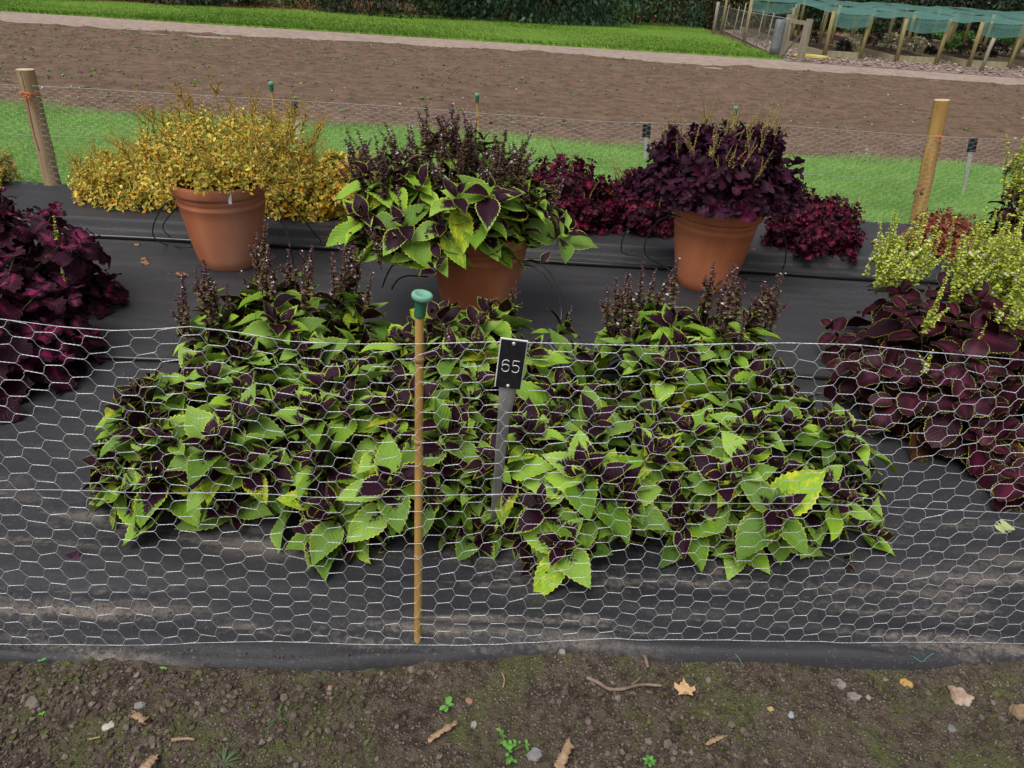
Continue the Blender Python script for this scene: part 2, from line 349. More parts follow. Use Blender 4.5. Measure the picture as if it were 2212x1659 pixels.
M_post = woodmat('weathered_pine', (0.23, 0.16, 0.085), (0.34, 0.25, 0.15), (0.12, 0.08, 0.045))
M_post2 = woodmat('fresh_treated_pine', (0.30, 0.165, 0.045), (0.42, 0.26, 0.085), (0.18, 0.09, 0.025))
M_endgrain = noisemat('cut_wood', [(0.42, 0.31, 0.18), (0.55, 0.43, 0.28)], 20, 0.8)
M_knot = noisemat('wood_knot', [(0.12, 0.055, 0.018), (0.22, 0.115, 0.04)], 40, 0.7)
M_mossy = woodmat('mossy_timber', (0.18, 0.15, 0.06), (0.28, 0.23, 0.11), (0.10, 0.10, 0.03))
M_greytim = woodmat('grey_timber', (0.20, 0.17, 0.125), (0.30, 0.26, 0.20), (0.12, 0.10, 0.08))
M_bamboo = woodmat('bamboo_skin', (0.36, 0.20, 0.052), (0.47, 0.29, 0.085), (0.25, 0.125, 0.03))
M_node = noisemat('bamboo_node', [(0.22, 0.13, 0.06), (0.36, 0.24, 0.12)], 60, 0.7)
M_twig = woodmat('dead_twig', (0.13, 0.09, 0.065), (0.21, 0.155, 0.12), (0.07, 0.045, 0.03))
M_chip = woodmat('wood_chip', (0.24, 0.15, 0.09), (0.36, 0.25, 0.16), (0.12, 0.075, 0.045))
M_hose = noisemat('yellow_hose', [(0.62, 0.50, 0.10), (0.72, 0.62, 0.2)], 10, 0.5)
M_seed = attrmat('seedling_leaf', 0.55, 0.3, 0.2)
M_dry = leafmat('dry_leaf', (0.40, 0.22, 0.10), (0.52, 0.33, 0.17), (0.30, 0.15, 0.06), (0.5, 0.3, 0.1), p0=0, p1=0.5, vein=0.2, trans=0.1, altcut=1.2)
M_clod = None
def clodmat(name, cols, moss=None):
    m, t, b, o = newmat(name); k = NT(t); a = k.n('ShaderNodeAttribute', attribute_name='lr'); sp = k.n('ShaderNodeSeparateColor'); t.links.new(a.outputs['Color'], sp.inputs[0])
    c = k.coord('Object'); n = k.noise(c, 120, 5, 0.7)
    col = k.mix(sp.outputs[0], cols[0], cols[1]); col = k.mix(k.m('MULTIPLY', k.ss(sp.outputs[1], 0.7, 1.0), 0.8), col, cols[2]); col = k.mix(k.m('MULTIPLY', n, 0.5), col, cols[0])
    if moss: col = k.mix(k.m('MULTIPLY', k.ss(sp.outputs[2], 0.80, 0.86), k.ss(n, 0.35, 0.6)), col, moss)
    k.put(b.inputs['Base Color'], col); b.inputs['Roughness'].default_value = 0.95; b.inputs['Specular IOR Level'].default_value = 0.15
    k.bump(b, n, 0.8, 0.004); return m
M_clod = clodmat('soil_clod', [(0.045, 0.032, 0.025), (0.150, 0.116, 0.094), (0.25, 0.20, 0.17)], (0.075, 0.095, 0.022))
M_fclod = clodmat('field_clod', [(0.10, 0.067, 0.048), (0.165, 0.113, 0.083), (0.25, 0.19, 0.145)])
def grassmat(name, a, b_, c_):
    m, t, b, o = newmat(name); k = NT(t); at = k.n('ShaderNodeAttribute', attribute_name='lr'); sp = k.n('ShaderNodeSeparateColor'); t.links.new(at.outputs['Color'], sp.inputs[0])
    col = k.mix(sp.outputs[0], a, b_); col = k.mix(k.m('MULTIPLY', k.ss(sp.outputs[1], 0.8, 1.0), 0.7), col, c_)
    k.put(b.inputs['Base Color'], col); b.inputs['Roughness'].default_value = 0.55; b.inputs['Specular IOR Level'].default_value = 0.2
    addtrans(k, t, b, o, col, 0.3); return m
M_grass = grassmat('grass_blade', (0.17, 0.34, 0.07), (0.36, 0.56, 0.16), (0.48, 0.54, 0.26))

def ptile(name, thing, **k): return thing

# ------------------------------------------------------------------ leaf templates and scatter
def leaf_tpl(nl=16, nw=2, tooth=0.08, lobes=0, lobe=0.0, wide=(0.62, 0.95), petiole=0.0):
    v = np.linspace(0, 1, nl + 1); a, b = wide
    prof = (v ** a) * (1 - v) ** b; prof = prof / prof.max() * 0.5
    if lobes: prof = prof * (1 - lobe + lobe * 2 * np.abs(np.sin(v * lobes * np.pi)) ** 0.8)
    u = np.linspace(-1, 1, 2 * nw + 1)
    X = prof[:, None] * u[None]; Y = np.repeat(v[:, None], len(u), 1)
    if tooth:
        tt = np.where(np.arange(nl + 1) % 2 == 0, tooth, -tooth); edge = (np.abs(u) == 1)
        X = X * (1 + tt[:, None] * edge[None]); Y = Y + (tt * 0.25)[:, None] * edge[None] * 0.5
    V = np.stack([X, Y], -1).reshape(-1, 2); UV = np.stack([np.repeat((u[None] + 1) / 2, nl + 1, 0), np.repeat(v[:, None], len(u), 1)], -1).reshape(-1, 2)
    n = len(u); i = np.arange(nl)[:, None] * n; k = np.arange(n - 1)[None]
    F = np.stack([i + k, i + k + 1, i + n + k + 1, i + n + k], -1).reshape(-1, 4)
    return V, UV, F
T_big = leaf_tpl(22, 2, 0.05, wide=(0.78, 1.25))
T_oval = leaf_tpl(12, 2, 0.03, wide=(0.5, 0.6))
T_frill = leaf_tpl(24, 2, 0.04, lobes=5, lobe=0.24, wide=(0.55, 0.7))
T_lobe = leaf_tpl(12, 1, 0.0, lobes=3, lobe=0.5, wide=(0.5, 0.7))
T_cut = leaf_tpl(14, 1, 0.0, lobes=3.5, lobe=0.75, wide=(0.45, 0.6))
T_small = leaf_tpl(4, 1, 0.0)
T_dia = (np.array([[0, 0], [0.5, 0.45], [0, 1], [-0.5, 0.45]], float), np.array([[.5, 0], [1, .45], [.5, 1], [0, .45]], float), np.array([[0, 1, 2, 3]]))
def nrm(a): return a / (np.linalg.norm(a, axis=-1, keepdims=True) + 1e-9)
def leaves(tpl, P, D, N, L, W, bend=0.6, fold=0.25, wave=0.05, col=None, seed=0):
    r = np.random.default_rng(seed); n = len(P); P = np.asarray(P, float); D = nrm(np.asarray(D, float)); N = np.asarray(N, float)
    Xa = nrm(np.cross(D, N)); Na = np.cross(Xa, D)
    V0, UV0, F0 = tpl; L = np.broadcast_to(L, (n,)); W = np.broadcast_to(W, (n,)); bend = np.broadcast_to(bend, (n,)) + 1e-3; fold = np.broadcast_to(fold, (n,)); wave = np.broadcast_to(wave, (n,))
    x = V0[None, :, 0] * W[:, None]; y = np.repeat(V0[None, :, 1], n, 0)
    ph = bend[:, None] * y
    al = L[:, None] * np.sin(ph) / bend[:, None]; dr = -L[:, None] * (1 - np.cos(ph)) / bend[:, None]
    f1 = r.uniform(0, 6.28, (n, 1)); f2 = r.uniform(0, 6.28, (n, 1))
    z = fold[:, None] * np.abs(x) + wave[:, None] * L[:, None] * (np.sin(y * 9 + f1) * np.abs(UV0[None, :, 0] * 2 - 1) + 0.6 * np.sin(y * 5 + f2))
    cx = np.cos(ph); sx_ = np.sin(ph)
    Q = P[:, None] + Xa[:, None] * x[..., None] + D[:, None] * (al + z * sx_)[..., None] + Na[:, None] * (dr + z * cx)[..., None]
    F = (F0[None] + (np.arange(n) * len(V0))[:, None, None]).reshape(-1, F0.shape[1])
    if col is None: col = r.uniform(0, 1, (n, 4))
    return Q.reshape(-1, 3), [F], np.tile(UV0, (n, 1)), np.repeat(col, len(V0), 0)

def shoots(c, rad, n, r, low=0.12, axis_up=0.8, shell=(0.82, 1.03), flat=0.0):
    """points and growing directions over a mound"""
    ph = r.uniform(0, 2 * np.pi, n); cz = r.uniform(low, 1, n) ** (1.0 - 0.25 * flat); s = np.sqrt(np.maximum(0, 1 - cz ** 2)) ** (0.75)
    d = np.stack([s * np.cos(ph), s * np.sin(ph), cz], -1); k = r.uniform(*shell, n)
    S = d * np.asarray(rad) * k[:, None]; nn = nrm(d / np.asarray(rad))
    a = nrm(nn * 0.85 + np.array([0, 0, axis_up]) + r.normal(0, 0.18, (n, 3)))
    return S + np.asarray(c), a, nn
def rosettes(S, A, r, grav=0.25, young=1.5, pairs=4, L=(0.035, 0.11), ratio=0.6, gap=0.022, open_=(0.5, 1.75), droop=(0.4, 1.0), purple=True, cscale=1.0):
    """decussate pairs below each growing tip; returns leaf arrays"""
    P = []; D = []; N = []; Ln = []; B = []; C = []
    n = len(S); ref = nrm(np.cross(A, r.normal(size=(n, 3)))); oth = np.cross(A, ref); sc = r.uniform(0.65, 1.2, n); r3b = r.uniform(0, 1, n)
    for j in range(pairs):
        t = j / max(1, pairs - 1)
        for sgn in (-1, 1):
            phi = (j % 2) * np.pi / 2 + r.normal(0, 0.3, n) + (np.pi if sgn > 0 else 0)
            out = ref * np.cos(phi)[:, None] + oth * np.sin(phi)[:, None]
            e = open_[0] + (open_[1] - open_[0]) * t + r.normal(0, 0.15, n)
            d = A * np.cos(e)[:, None] + out * np.sin(e)[:, None] - np.array([0, 0, grav]) * (t > 0.5)
            P.append(S - A * (gap * j) + out * 0.006); D.append(d); N.append(A * np.sin(e)[:, None] - out * np.cos(e)[:, None] + np.array([0, 0, 0.2]) + r.normal(0, 0.3, (n, 3)))
            l = (L[0] + (L[1] - L[0]) * t ** 0.8) * sc * r.uniform(0.8, 1.2, n); Ln.append(l)
            B.append(droop[0] + (droop[1] - droop[0]) * r.uniform(0, 1, n))
            pu = np.clip(np.where(t < 0.55, 0.72, 0.33 - 0.08 * t) + r.normal(0.0, 0.14, n), 0, 1) if purple else r.uniform(0, 1, n)
            C.append(np.stack([pu, np.clip(r.uniform(0, 1, n) * (0.8 + 0.25 * t), 0, 1), r.uniform(0, 1, n) * 0.8 + r3b * 0.2, r.uniform(0, 1, n)], -1))
    P, D, N, Ln, B, C = [np.concatenate(q) for q in (P, D, N, Ln, B, C)]
    return P, D, N, Ln, Ln * ratio * r.uniform(0.85, 1.15, len(Ln)), B, C

def spike_mesh(name, h, r, stemc, calyx, calyx2, flower, n_wh=14, wid=0.016, fl=0.5, branch=0):
    """a flower spike: thin stem with whorls of small calyces and a few flowers"""
    parts = []; 
    def one(base, d, hh, nw):
        bendv = r.normal(0, 0.07, 3); bendv[2] = 0
        t = np.linspace(0, 1, 7)[:, None]; pth = base + d * hh * t + bendv * hh * t ** 2
        V, F = tube(pth, np.linspace(0.0026, 0.0009, 7), 4); parts.append((V, F, np.zeros((len(V), 2)), np.tile([*stemc, 1], (len(V), 1))))
        ns = nw * 7; tt = np.repeat(np.linspace(0.12, 1.0, nw), 7) + r.normal(0, 0.008, ns); tt = np.clip(tt, 0, 1)[:, None]
        P = base + d * hh * tt + bendv * hh * tt ** 2; ph = r.uniform(0, 6.28, ns)
        out = np.stack([np.cos(ph), np.sin(ph), r.uniform(-0.15, 0.5, ns)], -1)
        ln = wid * (1.15 - 0.75 * tt[:, 0]) * r.uniform(0.6, 1.25, ns)
        mixc = np.clip(r.uniform(0, 1.0, ns) * (1.35 - tt[:, 0]), 0, 1)[:, None]; cc = np.asarray(calyx) * (1 - mixc) + np.asarray(calyx2) * mixc
        cc = cc * r.uniform(0.7, 1.3, (ns, 1))
        wf = r.uniform(0, 1, ns) < fl * 0.15; cc[wf] = flower
        Q = leaves(T_dia, P, out, np.array([0, 0, 1.0]) + r.normal(0, 0.5, (ns, 3)), ln, ln * 0.75, 0.3, 0.3, 0.0, np.c_[cc, np.ones(ns)], 1)
        parts.append(Q)
    one(np.zeros(3), np.array([0, 0, 1.0]), h, n_wh)
    for b in range(branch):
        a = r.uniform(0, 6.28); q = r.uniform(0.15, 0.5)
        one(np.array([0, 0, h * q]), nrm(np.array([math.cos(a) * 0.6, math.sin(a) * 0.6, 1.0])), h * r.uniform(0.3, 0.5), max(4, n_wh // 2))
    V, F, UV, C = cat(parts)
    me_o = build(name, V, F, M_spike, None, UV, C); me = me_o.data; bpy.data.objects.remove(me_o); return me
def put_spikes(root, meshes, P, A, sc, r, name='flower_spike'):
    for p, a, s in zip(P, A, sc):
        o = bpy.data.objects.new(name, meshes[int(r.integers(len(meshes)))]); COL.objects.link(o); o.parent = root
        q = Vector((0, 0, 1)).rotation_difference(Vector(a)); o.rotation_mode = 'QUATERNION'; o.rotation_quaternion = q @ Vector((0, 0, 1)).rotation_difference(Vector((0, 0, 1)))
        o.location = p; o.scale = (s, s, s)
def stems(root, base, S, r, rad=0.004, mat=None, k=None, mid=0.45):
    idx = r.choice(len(S), min(len(S), k or len(S)), replace=False); parts = []
    for i in idx:
        b = np.asarray(base) + np.array([r.normal(0, 0.03), r.normal(0, 0.03), 0]); e = S[i]
        m = b * (1 - mid) + e * mid; m[2] = b[2] * 0.7 + e[2] * 0.5 + 0.0
        parts.append(tube(spline([b, m, e], 5), np.linspace(rad * 1.5, rad * 0.7, 11), 5))
    V, F = cat(parts)[:2]; return build('stem', V, F, mat or M_stem, root)
# ------------------------------------------------------------------ THE SETTING
# one sheet under everything
V, F = grid(np.linspace(-150, 150, 31), np.linspace(-60, 200, 27), lambda X, Y: X * 0 - 0.12)
structure(build('ground', V, F, M_litter))

def edge_memb(X):  # front edge of the membrane
    return np.interp(X, [-6, -1.46, -1.24, -.89, -.55, -.38, -.2, .04, .22, .32, .45, .57, .89, 1.1, 1.27, 1.45, 1.7, 6], [1.0, 1.231, 1.238, 1.247, 1.261, 1.279, 1.307, 1.346, 1.372, 1.373, 1.364, 1.367, 1.390, 1.392, 1.405, 1.435, 1.455, 1.76]) + 0.004 * fbm(X * 9, X * 0, 4, 3)
def soil_h(X, Y):
    d, i = worley(X * 26, Y * 26, 3); d2, i2 = worley(X * 60, Y * 60, 8)
    cl = np.clip(fbm(X * 2.6, Y * 2.6, 21, 3) * 1.6 + 0.5, 0, 1)
    z = 0.020 * fbm(X * 3, Y * 3, 1, 3) + cl * (0.010 * (0.7 - d) * (i > 0.35) + 0.006 * (0.7 - d2)) + 0.006 * fbm(X * 40, Y * 40, 5, 4)
    return z - 0.012
V, F = grid(np.linspace(-2.6, 2.8, 900), np.linspace(0.55, 1.52, 165), lambda X, Y: soil_h(X, Y) - 0.05 * np.clip((Y - edge_memb(X) - 0.05) / 0.05, 0, 1))
structure(build('soil', V, F, M_soil))
V, F = grid(np.linspace(-6, 6, 120), np.linspace(-4, 1.4, 60), lambda X, Y: soil_h(X, Y) * 0.4 - 0.035)
structure(build('soil_verge', V, F, M_soil))
# clods
n = 58000
P = np.stack([rng.uniform(-2.4, 2.6, n), rng.uniform(0.6, 1.36, n), np.zeros(n)], -1)
keep = (fbm(P[:, 0] * 2.6, P[:, 1] * 2.6, 21, 3) * 1.6 + 0.5 + rng.normal(0, 0.3, n) > 0.36) & (P[:, 1] < edge_memb(P[:, 0]) - 0.005); P = P[keep]
S = 0.0014 + 0.0075 * rng.uniform(0, 1, len(P)) ** 3.4; big = rng.uniform(0, 1, len(P)) < 0.006; S[big] = rng.uniform(0.009, 0.016, big.sum())
P[:, 2] = soil_h(P[:, 0], P[:, 1]) + S * 0.35
V, F, C = lumps(P, S, 3, 1, 0.75, 0.36); tag(build('soil_clods', V, F, M_clod, col=C, smooth=False), 'loose crumbs of brown soil strewn in front of the membrane edge', 'soil', kind='stuff')
# moss tufts
n = 9000; P = np.stack([rng.uniform(-2.4, 2.6, n), rng.uniform(0.6, 1.36, n), np.zeros(n)], -1)
mk = fbm(P[:, 0] * 5, P[:, 1] * 5, 77, 3); P = P[(mk > 0.17) & (P[:, 1] < edge_memb(P[:, 0]) - 0.01)]; P[:, 2] = soil_h(P[:, 0], P[:, 1]) + 0.001
V, F, C = lumps(P, rng.uniform(0.0012, 0.0048, len(P)), 5, 1, 0.4, 0.45)
M_moss = noisemat('moss', [(0.045, 0.065, 0.014), (0.095, 0.125, 0.03)], 120, 0.95, 1.0, 0.004, spec=0.1)
tag(build('moss_cushions', V, F, M_moss, col=C, smooth=False), 'small green moss cushions on the bare foreground soil', 'moss', kind='stuff')

# membrane: one sheet with folds, a step at the back and dusty hollows at the front
STEP = lambda X: 4.49 + 0.028 * X + 0.03 * (vn(X * 0.8, X * 0, 2) - 0.5)
def memb_z(X, Y):
    yy = Y - 0.05 * X
    front = np.clip((2.25 - yy) / 0.8, 0, 1)
    z = 0.012 + front * 0.018 * fbm(X * 0.9 + 4, yy * 8.5, 31, 3) + 0.004 * fbm(X * 1.2, yy * 2.5, 33, 3)
    e = Y - edge_memb(X); roll_ = np.exp(-((e - 0.016) / 0.016) ** 2) * 0.016 * (0.4 + vn(X * 2.2, X * 0, 9)) + 0.010 * fbm(X * 2.2 + e * 9, e * 34 + X * 3.5, 36, 2) * np.clip(1 - e / 0.16, 0, 1); z = z + roll_
    s = np.clip((Y - STEP(X)) / 0.035, 0, 1); s = s * s * (3 - 2 * s); z = z + 0.055 * s + 0.016 * np.exp(-((Y - STEP(X) - 0.05) / 0.04) ** 2)
    return z
def back_edge(X): return 5.36 + 0.055 * X + 0.02 * np.sin(X * 3)
def membrane(name, xs, ny):
    t = np.concatenate([np.linspace(0, 0.02, 10), np.linspace(0.022, 0.22, 90), np.linspace(0.225, 0.76, 60), np.linspace(0.763, 0.82, 40), np.linspace(0.83, 1, 20)])
    X, T = np.meshgrid(xs, t); Y = edge_memb(X) + (back_edge(X) - edge_memb(X)) * T; Z = memb_z(X, Y)
    tuck = np.clip(1 - T / 0.012, 0, 1); Z = Z - 0.05 * tuck ** 2
    Z = np.where(T > 0.995, -0.03, Z)
    n = len(xs); m = len(t); V = np.stack([X, Y, Z], -1).reshape(-1, 3); i = np.arange(m - 1)[:, None] * n; k = np.arange(n - 1)[None]
    F = np.stack([i + k, i + k + 1, i + n + k + 1, i + n + k], -1).reshape(-1, 4)
    yy = Y - 0.05 * X; hollow = np.clip(-fbm(X * 0.9 + 4, yy * 8.5, 31, 3) * 2.4 + 0.25, 0, 1)
    dust = np.clip((2.2 - yy) / 0.7, 0, 1) * hollow + 0.12 + 0.25 * np.clip(1 - np.abs(Y - STEP(X) + 0.1) / 0.12, 0, 1)
    e = Y - edge_memb(X); hol2 = np.clip(-fbm(X * 2.2 + e * 9, e * 34 + X * 3.5, 36, 2) * 3.0 + 0.45, 0, 1); dust = np.where(e < 0.14, np.clip(hol2, 0, 1) * np.clip(e / 0.02, 0, 1), dust); c = np.clip(dust, 0, 1).ravel()
    return structure(build(name, V, [F], M_memb, col=np.stack([c, c, c, c], -1)))
membrane('membrane_sheet', np.linspace(-6.0, 6.4, 340), 200)

# soil crumbs caught on the membrane near the netting foot
n = 5200; X = rng.uniform(-2.4, 2.6, n); e_ = np.abs(rng.normal(0.05, 0.10, n)) + 0.012; Y = edge_memb(X) + e_
hz_ = -fbm(X * 0.9 + 4, (Y - 0.05 * X) * 8.5, 31, 3) + 0.9 * np.exp(-((e_ - 0.035) / 0.03) ** 2) * (vn(X * 3.1, X * 0, 44) - 0.25); ok = hz_ + rng.normal(0, 0.12, n) > 0.16; X = X[ok]; Y = Y[ok]; n = len(X)
S = 0.0008 + 0.0028 * rng.uniform(0, 1, n) ** 3; V, F, C = lumps(np.stack([X, Y, memb_z(X, Y) + S * 0.4], -1), S, 23, 1, 0.8, 0.3)
tag(build('soil_crumbs', V, F, M_clod, col=C, smooth=False), 'fine soil crumbs lying on the black membrane along the netting foot', 'soil', kind='stuff')

# grass strip beyond the back fence
GE = lambda X: 8.25 + 0.16 * fbm(X * 1.3, X * 0, 6, 3)
V, F = grid(np.linspace(-14, 14, 120), np.linspace(5.2, 8.8, 40), lambda X, Y: -0.03 + 0.02 * fbm(X, Y, 4) - 0.1 * np.clip((Y - GE(X)) / 0.15, 0, 1))
structure(build('grass_verge', V, F, M_turf))
n = 150000
X = rng.uniform(-8, 8.5, n); Y = rng.uniform(5.3, 8.75, n)
k = (Y > back_edge(X) + 0.10 + 0.05 * rng.uniform(0, 1, n)) & (Y < GE(X) + rng.normal(0, 0.05, n)) & (np.abs(X) < 0.75 * Y + 1.2); X = X[k]; Y = Y[k]; n = len(X)
tall = np.clip(1.6 * fbm(X * 1.1, Y * 1.1, 12, 3), -0.4, 1); edge = np.exp(-((Y - GE(X)) / 0.28) ** 2)
L = (0.035 + 0.025 * rng.uniform(0, 1, n) + 0.03 * tall + 0.08 * edge * rng.uniform(0, 1, n) * (0.5 + tall)); Wd = rng.uniform(0.004, 0.008, n)
a = rng.uniform(0, 6.28, n); lean = rng.uniform(0.1, 0.9, n)
D = nrm(np.stack([np.cos(a) * lean, np.sin(a) * lean, np.ones(n)], -1))
C = np.stack([np.clip(0.5 + 0.6 * fbm(X * 2.2, Y * 3.5, 15, 3) + rng.normal(0, 0.2, n), 0, 1), rng.uniform(0, 1, n), rng.uniform(0, 1, n), np.ones(n)], -1)
T_blade = (np.array([[-0.5, 0], [0.5, 0], [0, 1]], float), np.zeros((3, 2)), np.array([[0, 1, 2]]))
V, F, UV, C2 = leaves(T_blade, np.stack([X, Y, np.full(n, -0.02)], -1), D, np.stack([np.cos(a + 1.2), np.sin(a + 1.2), np.full(n, 0.1)], -1), L, Wd, 0.01, 0, 0, C)
tag(build('grass', V, F, M_grass, uv=UV, col=C2), 'bright green grass strip growing beyond the back wire netting', 'grass', kind='stuff')

# ploughed field
def field_h(X, Y):
    return 0.0 + 0.085 * fbm(X * 0.30, Y * 1.5, 41, 3) + 0.045 * fbm(X * 2.5, Y * 4.5, 42, 5, 0.6)
FE = lambda X: 17.0 + 0.10 * fbm(X * 1.2, X * 0, 8, 3)
V, F = grid(np.linspace(-20, 20, 720), np.linspace(8.0, 17.6, 230), lambda X, Y: field_h(X, Y) - 0.16 * np.clip((GE(X) + 0.02 - Y) / 0.12, 0, 1) - 0.16 * np.clip((Y - FE(X)) / 0.12, 0, 1))
structure(build('field', V, F, M_field))
n = 9000; P = np.stack([rng.uniform(-14, 14, n), rng.uniform(8.4, 17, n), np.zeros(n)], -1); P = P[np.abs(P[:, 0]) < 0.78 * P[:, 1] + 1]
S = 0.006 + 0.020 * rng.uniform(0, 1, len(P)) ** 3; P[:, 2] = field_h(P[:, 0], P[:, 1]) + S * 0.15
V, F, C = lumps(P, S, 9, 1, 0.7); tag(build('field_clods', V, F, M_fclod, col=C, smooth=False), 'clods of crumbled earth over the ploughed field', 'soil', kind='stuff')
n = 230; P = np.stack([rng.uniform(-13, 13, n), rng.uniform(8.5, 16.8, n), np.zeros(n)], -1); P[:, 2] = field_h(P[:, 0], P[:, 1]) + 0.012
V, F, C = lumps(P, rng.uniform(0.008, 0.022, n), 10, 1, 0.6)
M_peb = clodmat('pale_pebble', [(0.30, 0.25, 0.20), (0.45, 0.40, 0.34), (0.60, 0.55, 0.48)]); tag(build('field_pebbles', V, F, M_peb, col=C), 'scattered pale pebbles on the ploughed field', 'pebbles', kind='stuff')
n = 2600; P = np.stack([rng.uniform(-13, 13, n), rng.uniform(8.5, 17.2, n), np.zeros(n)], -1)
P = P[(fbm(P[:, 0] * 0.6, P[:, 1] * 0.9, 61, 3) + rng.normal(0, 0.12, n) - 0.045 * P[:, 0] > 0.30) | (rng.uniform(0, 1, n) < 0.06)]; m_ = len(P)
P[:, 2] = field_h(P[:, 0], P[:, 1]) + 0.01; P = np.repeat(P, 5, 0) + np.c_[rng.normal(0, 0.02, (m_ * 5, 2)), np.zeros(m_ * 5)]; n = len(P); a = rng.uniform(0, 6.28, n)
cc = np.array([0.10, 0.20, 0.03]) * rng.uniform(0.7, 1.5, (n, 1))
V, F, UV, C2 = leaves(T_small, P, np.stack([np.cos(a), np.sin(a), np.full(n, 0.7)], -1), np.tile([0, 0, 1.0], (n, 1)), rng.uniform(0.02, 0.05, n), rng.uniform(0.015, 0.03, n), 0.5, 0.1, 0, np.c_[cc, np.ones(n)])
tag(build('field_weeds', V, F, M_seed, uv=UV, col=C2), 'tiny green weed seedlings sprouting over the ploughed field', 'weeds', kind='stuff')

# sandy path, lawn, litter
LE = lambda X: 19.45 + 0.06 * fbm(X * 1.6, X * 0, 18, 3)
V, F = grid(np.linspace(-30, 30, 200), np.linspace(16.4, 20.2, 50), lambda X, Y: -0.035 + 0.004 * fbm(X * 0.7, Y * 1.5, 51, 3))
structure(build('path', V, F, M_path))
LX = np.array([-40, -15.2, -10.6, -5.25, 2.5, 5.5, 6.45, 6.7, 6.9]); LY = np.array([23.0, 23.5, 24.9, 26.3, 30.2, 31.3, 31.0, 30, 19.4])
def lawn_z(X, Y): return 0.012 + 0.03 * fbm(X * 0.25, Y * 0.4, 52, 2)
xs = np.linspace(-30, 6.0, 200); t = np.linspace(0, 1, 60); XX, TT = np.meshgrid(xs, t); far = np.interp(XX, LX[:6], LY[:6]) + 0.25 * fbm(XX * 0.9, XX * 0, 3, 3)
YY = LE(XX) + (far - LE(XX)) * TT; V = np.stack([XX, YY, np.where((TT == 0) | (TT == 1), -0.05, lawn_z(XX, YY))], -1).reshape(-1, 3); i = np.arange(59)[:, None] * 200; k = np.arange(199)[None]
F = np.stack([i + k, i + k + 1, i + 200 + k + 1, i + 200 + k], -1).reshape(-1, 4)
structure(build('lawn', V, [F], M_lawn))
n = 60000; X = rng.uniform(-20, 6.0, n); t_ = rng.uniform(0, 1, n) ** 1.4; Y = LE(X) + (np.interp(X, LX[:6], LY[:6]) - LE(X)) * t_; a = rng.uniform(0, 6.28, n)
C = np.stack([np.clip(0.35 + 0.5 * fbm(X * 0.6, Y * 2.0, 19, 3) + rng.normal(0, 0.2, n), 0, 1), rng.uniform(0, 0.9, n), rng.uniform(0, 1, n), np.ones(n)], -1)
V, F, UV, C2 = leaves(T_blade, np.stack([X, Y, np.full(n, 0.0)], -1), np.stack([np.cos(a) * 0.6, np.sin(a) * 0.6, np.ones(n)], -1), np.stack([np.cos(a + 1), np.sin(a + 1), a * 0], -1), rng.uniform(0.03, 0.07, n) + 0.05 * (t_ < 0.012), rng.uniform(0.012, 0.03, n), 0.01, 0, 0, C)
tag(build('lawn_grass', V, F, grassmat('lawn_blade', (0.075, 0.16, 0.017), (0.15, 0.26, 0.036), (0.22, 0.29, 0.09)), uv=UV, col=C2), 'short mown grass of the far lawn beside the sandy path', 'grass', kind='stuff')
# leaf litter under the shrubs: the sheet and scattered fallen leaves
V, F = grid(np.linspace(-60, 60, 200), np.linspace(22, 60, 80), lambda X, Y: -0.06 + 0.03 * fbm(X, Y, 55, 3))
structure(build('leaf_litter_ground', V, F, M_litter))
n = 9000; X = rng.uniform(-18, 18, n); Y = np.interp(X, LX[:6], LY[:6]) + np.abs(rng.normal(0, 1.4, n)) - 0.15; a = rng.uniform(0, 6.28, n)
cc = np.array([[0.20, 0.085, 0.04]]) * rng.uniform(0.5, 1.8, (n, 1)); pale = rng.uniform(0, 1, n) < 0.12; cc[pale] = (0.46, 0.32, 0.18)
V, F, UV, C2 = leaves(T_dia, np.stack([X, Y, np.full(n, 0.02)], -1), np.stack([np.cos(a), np.sin(a), rng.uniform(-0.1, 0.5, n)], -1), np.tile([0, 0, 1.0], (n, 1)), rng.uniform(0.06, 0.14, n), rng.uniform(0.05, 0.1, n), 0.5, 0.2, 0, np.c_[cc, np.ones(n)])
tag(build('fallen_leaves', V, F, M_seed, uv=UV, col=C2), 'drift of brown fallen leaves along the foot of the far shrubs', 'leaf litter', kind='stuff')

# ------------------------------------------------------------------ SHRUBS AND TREES BEHIND THE LAWN
def foliage(c, rad, n, size, r, cols, low=-0.75, droop=0.3, clump=24, flatb=True):
    """leaf clumps through an uneven crown; colours are leaf albedos"""
    nc = max(8, n // clump); d = nrm(r.normal(size=(nc, 3))); d[:, 2] = np.where(d[:, 2] < low, -d[:, 2], d[:, 2])
    k = r.uniform(0.55, 1.0, nc) ** 0.6 * (1 + 0.22 * fbm(d[:, 0] * 2.2 + c[0], d[:, 1] * 2.2 + d[:, 2] * 2, 71, 3))
    cc = np.asarray(c) + d * np.asarray(rad) * k[:, None]
    P = np.repeat(cc, clump, 0) + r.normal(0, 1, (nc * clump, 3)) * np.asarray(rad) * 0.085; P[:, 2] = np.abs(P[:, 2] - 0.05) + 0.05
    m = len(P); out = nrm(P - np.asarray(c)); D = out * 0.6 + r.normal(0, 0.6, (m, 3)) - np.array([0, 0, droop])
    base = np.asarray(cols)[r.integers(len(cols), size=nc)]; base = np.repeat(base * r.uniform(0.65, 1.4, (nc, 1)), clump, 0) * r.uniform(0.75, 1.25, (m, 1))
    ln = size * r.uniform(0.6, 1.4, m)
    return leaves(T_dia, P, D, np.array([0, 0, 1.0]) + r.normal(0, 0.5, (m, 3)), ln, ln * r.uniform(0.35, 0.6, m), 0.4, 0.25, 0, np.c_[base, np.ones(m)], 2)
M_fol = attrmat('shrub_foliage', 0.5, 0.3, 0.15)
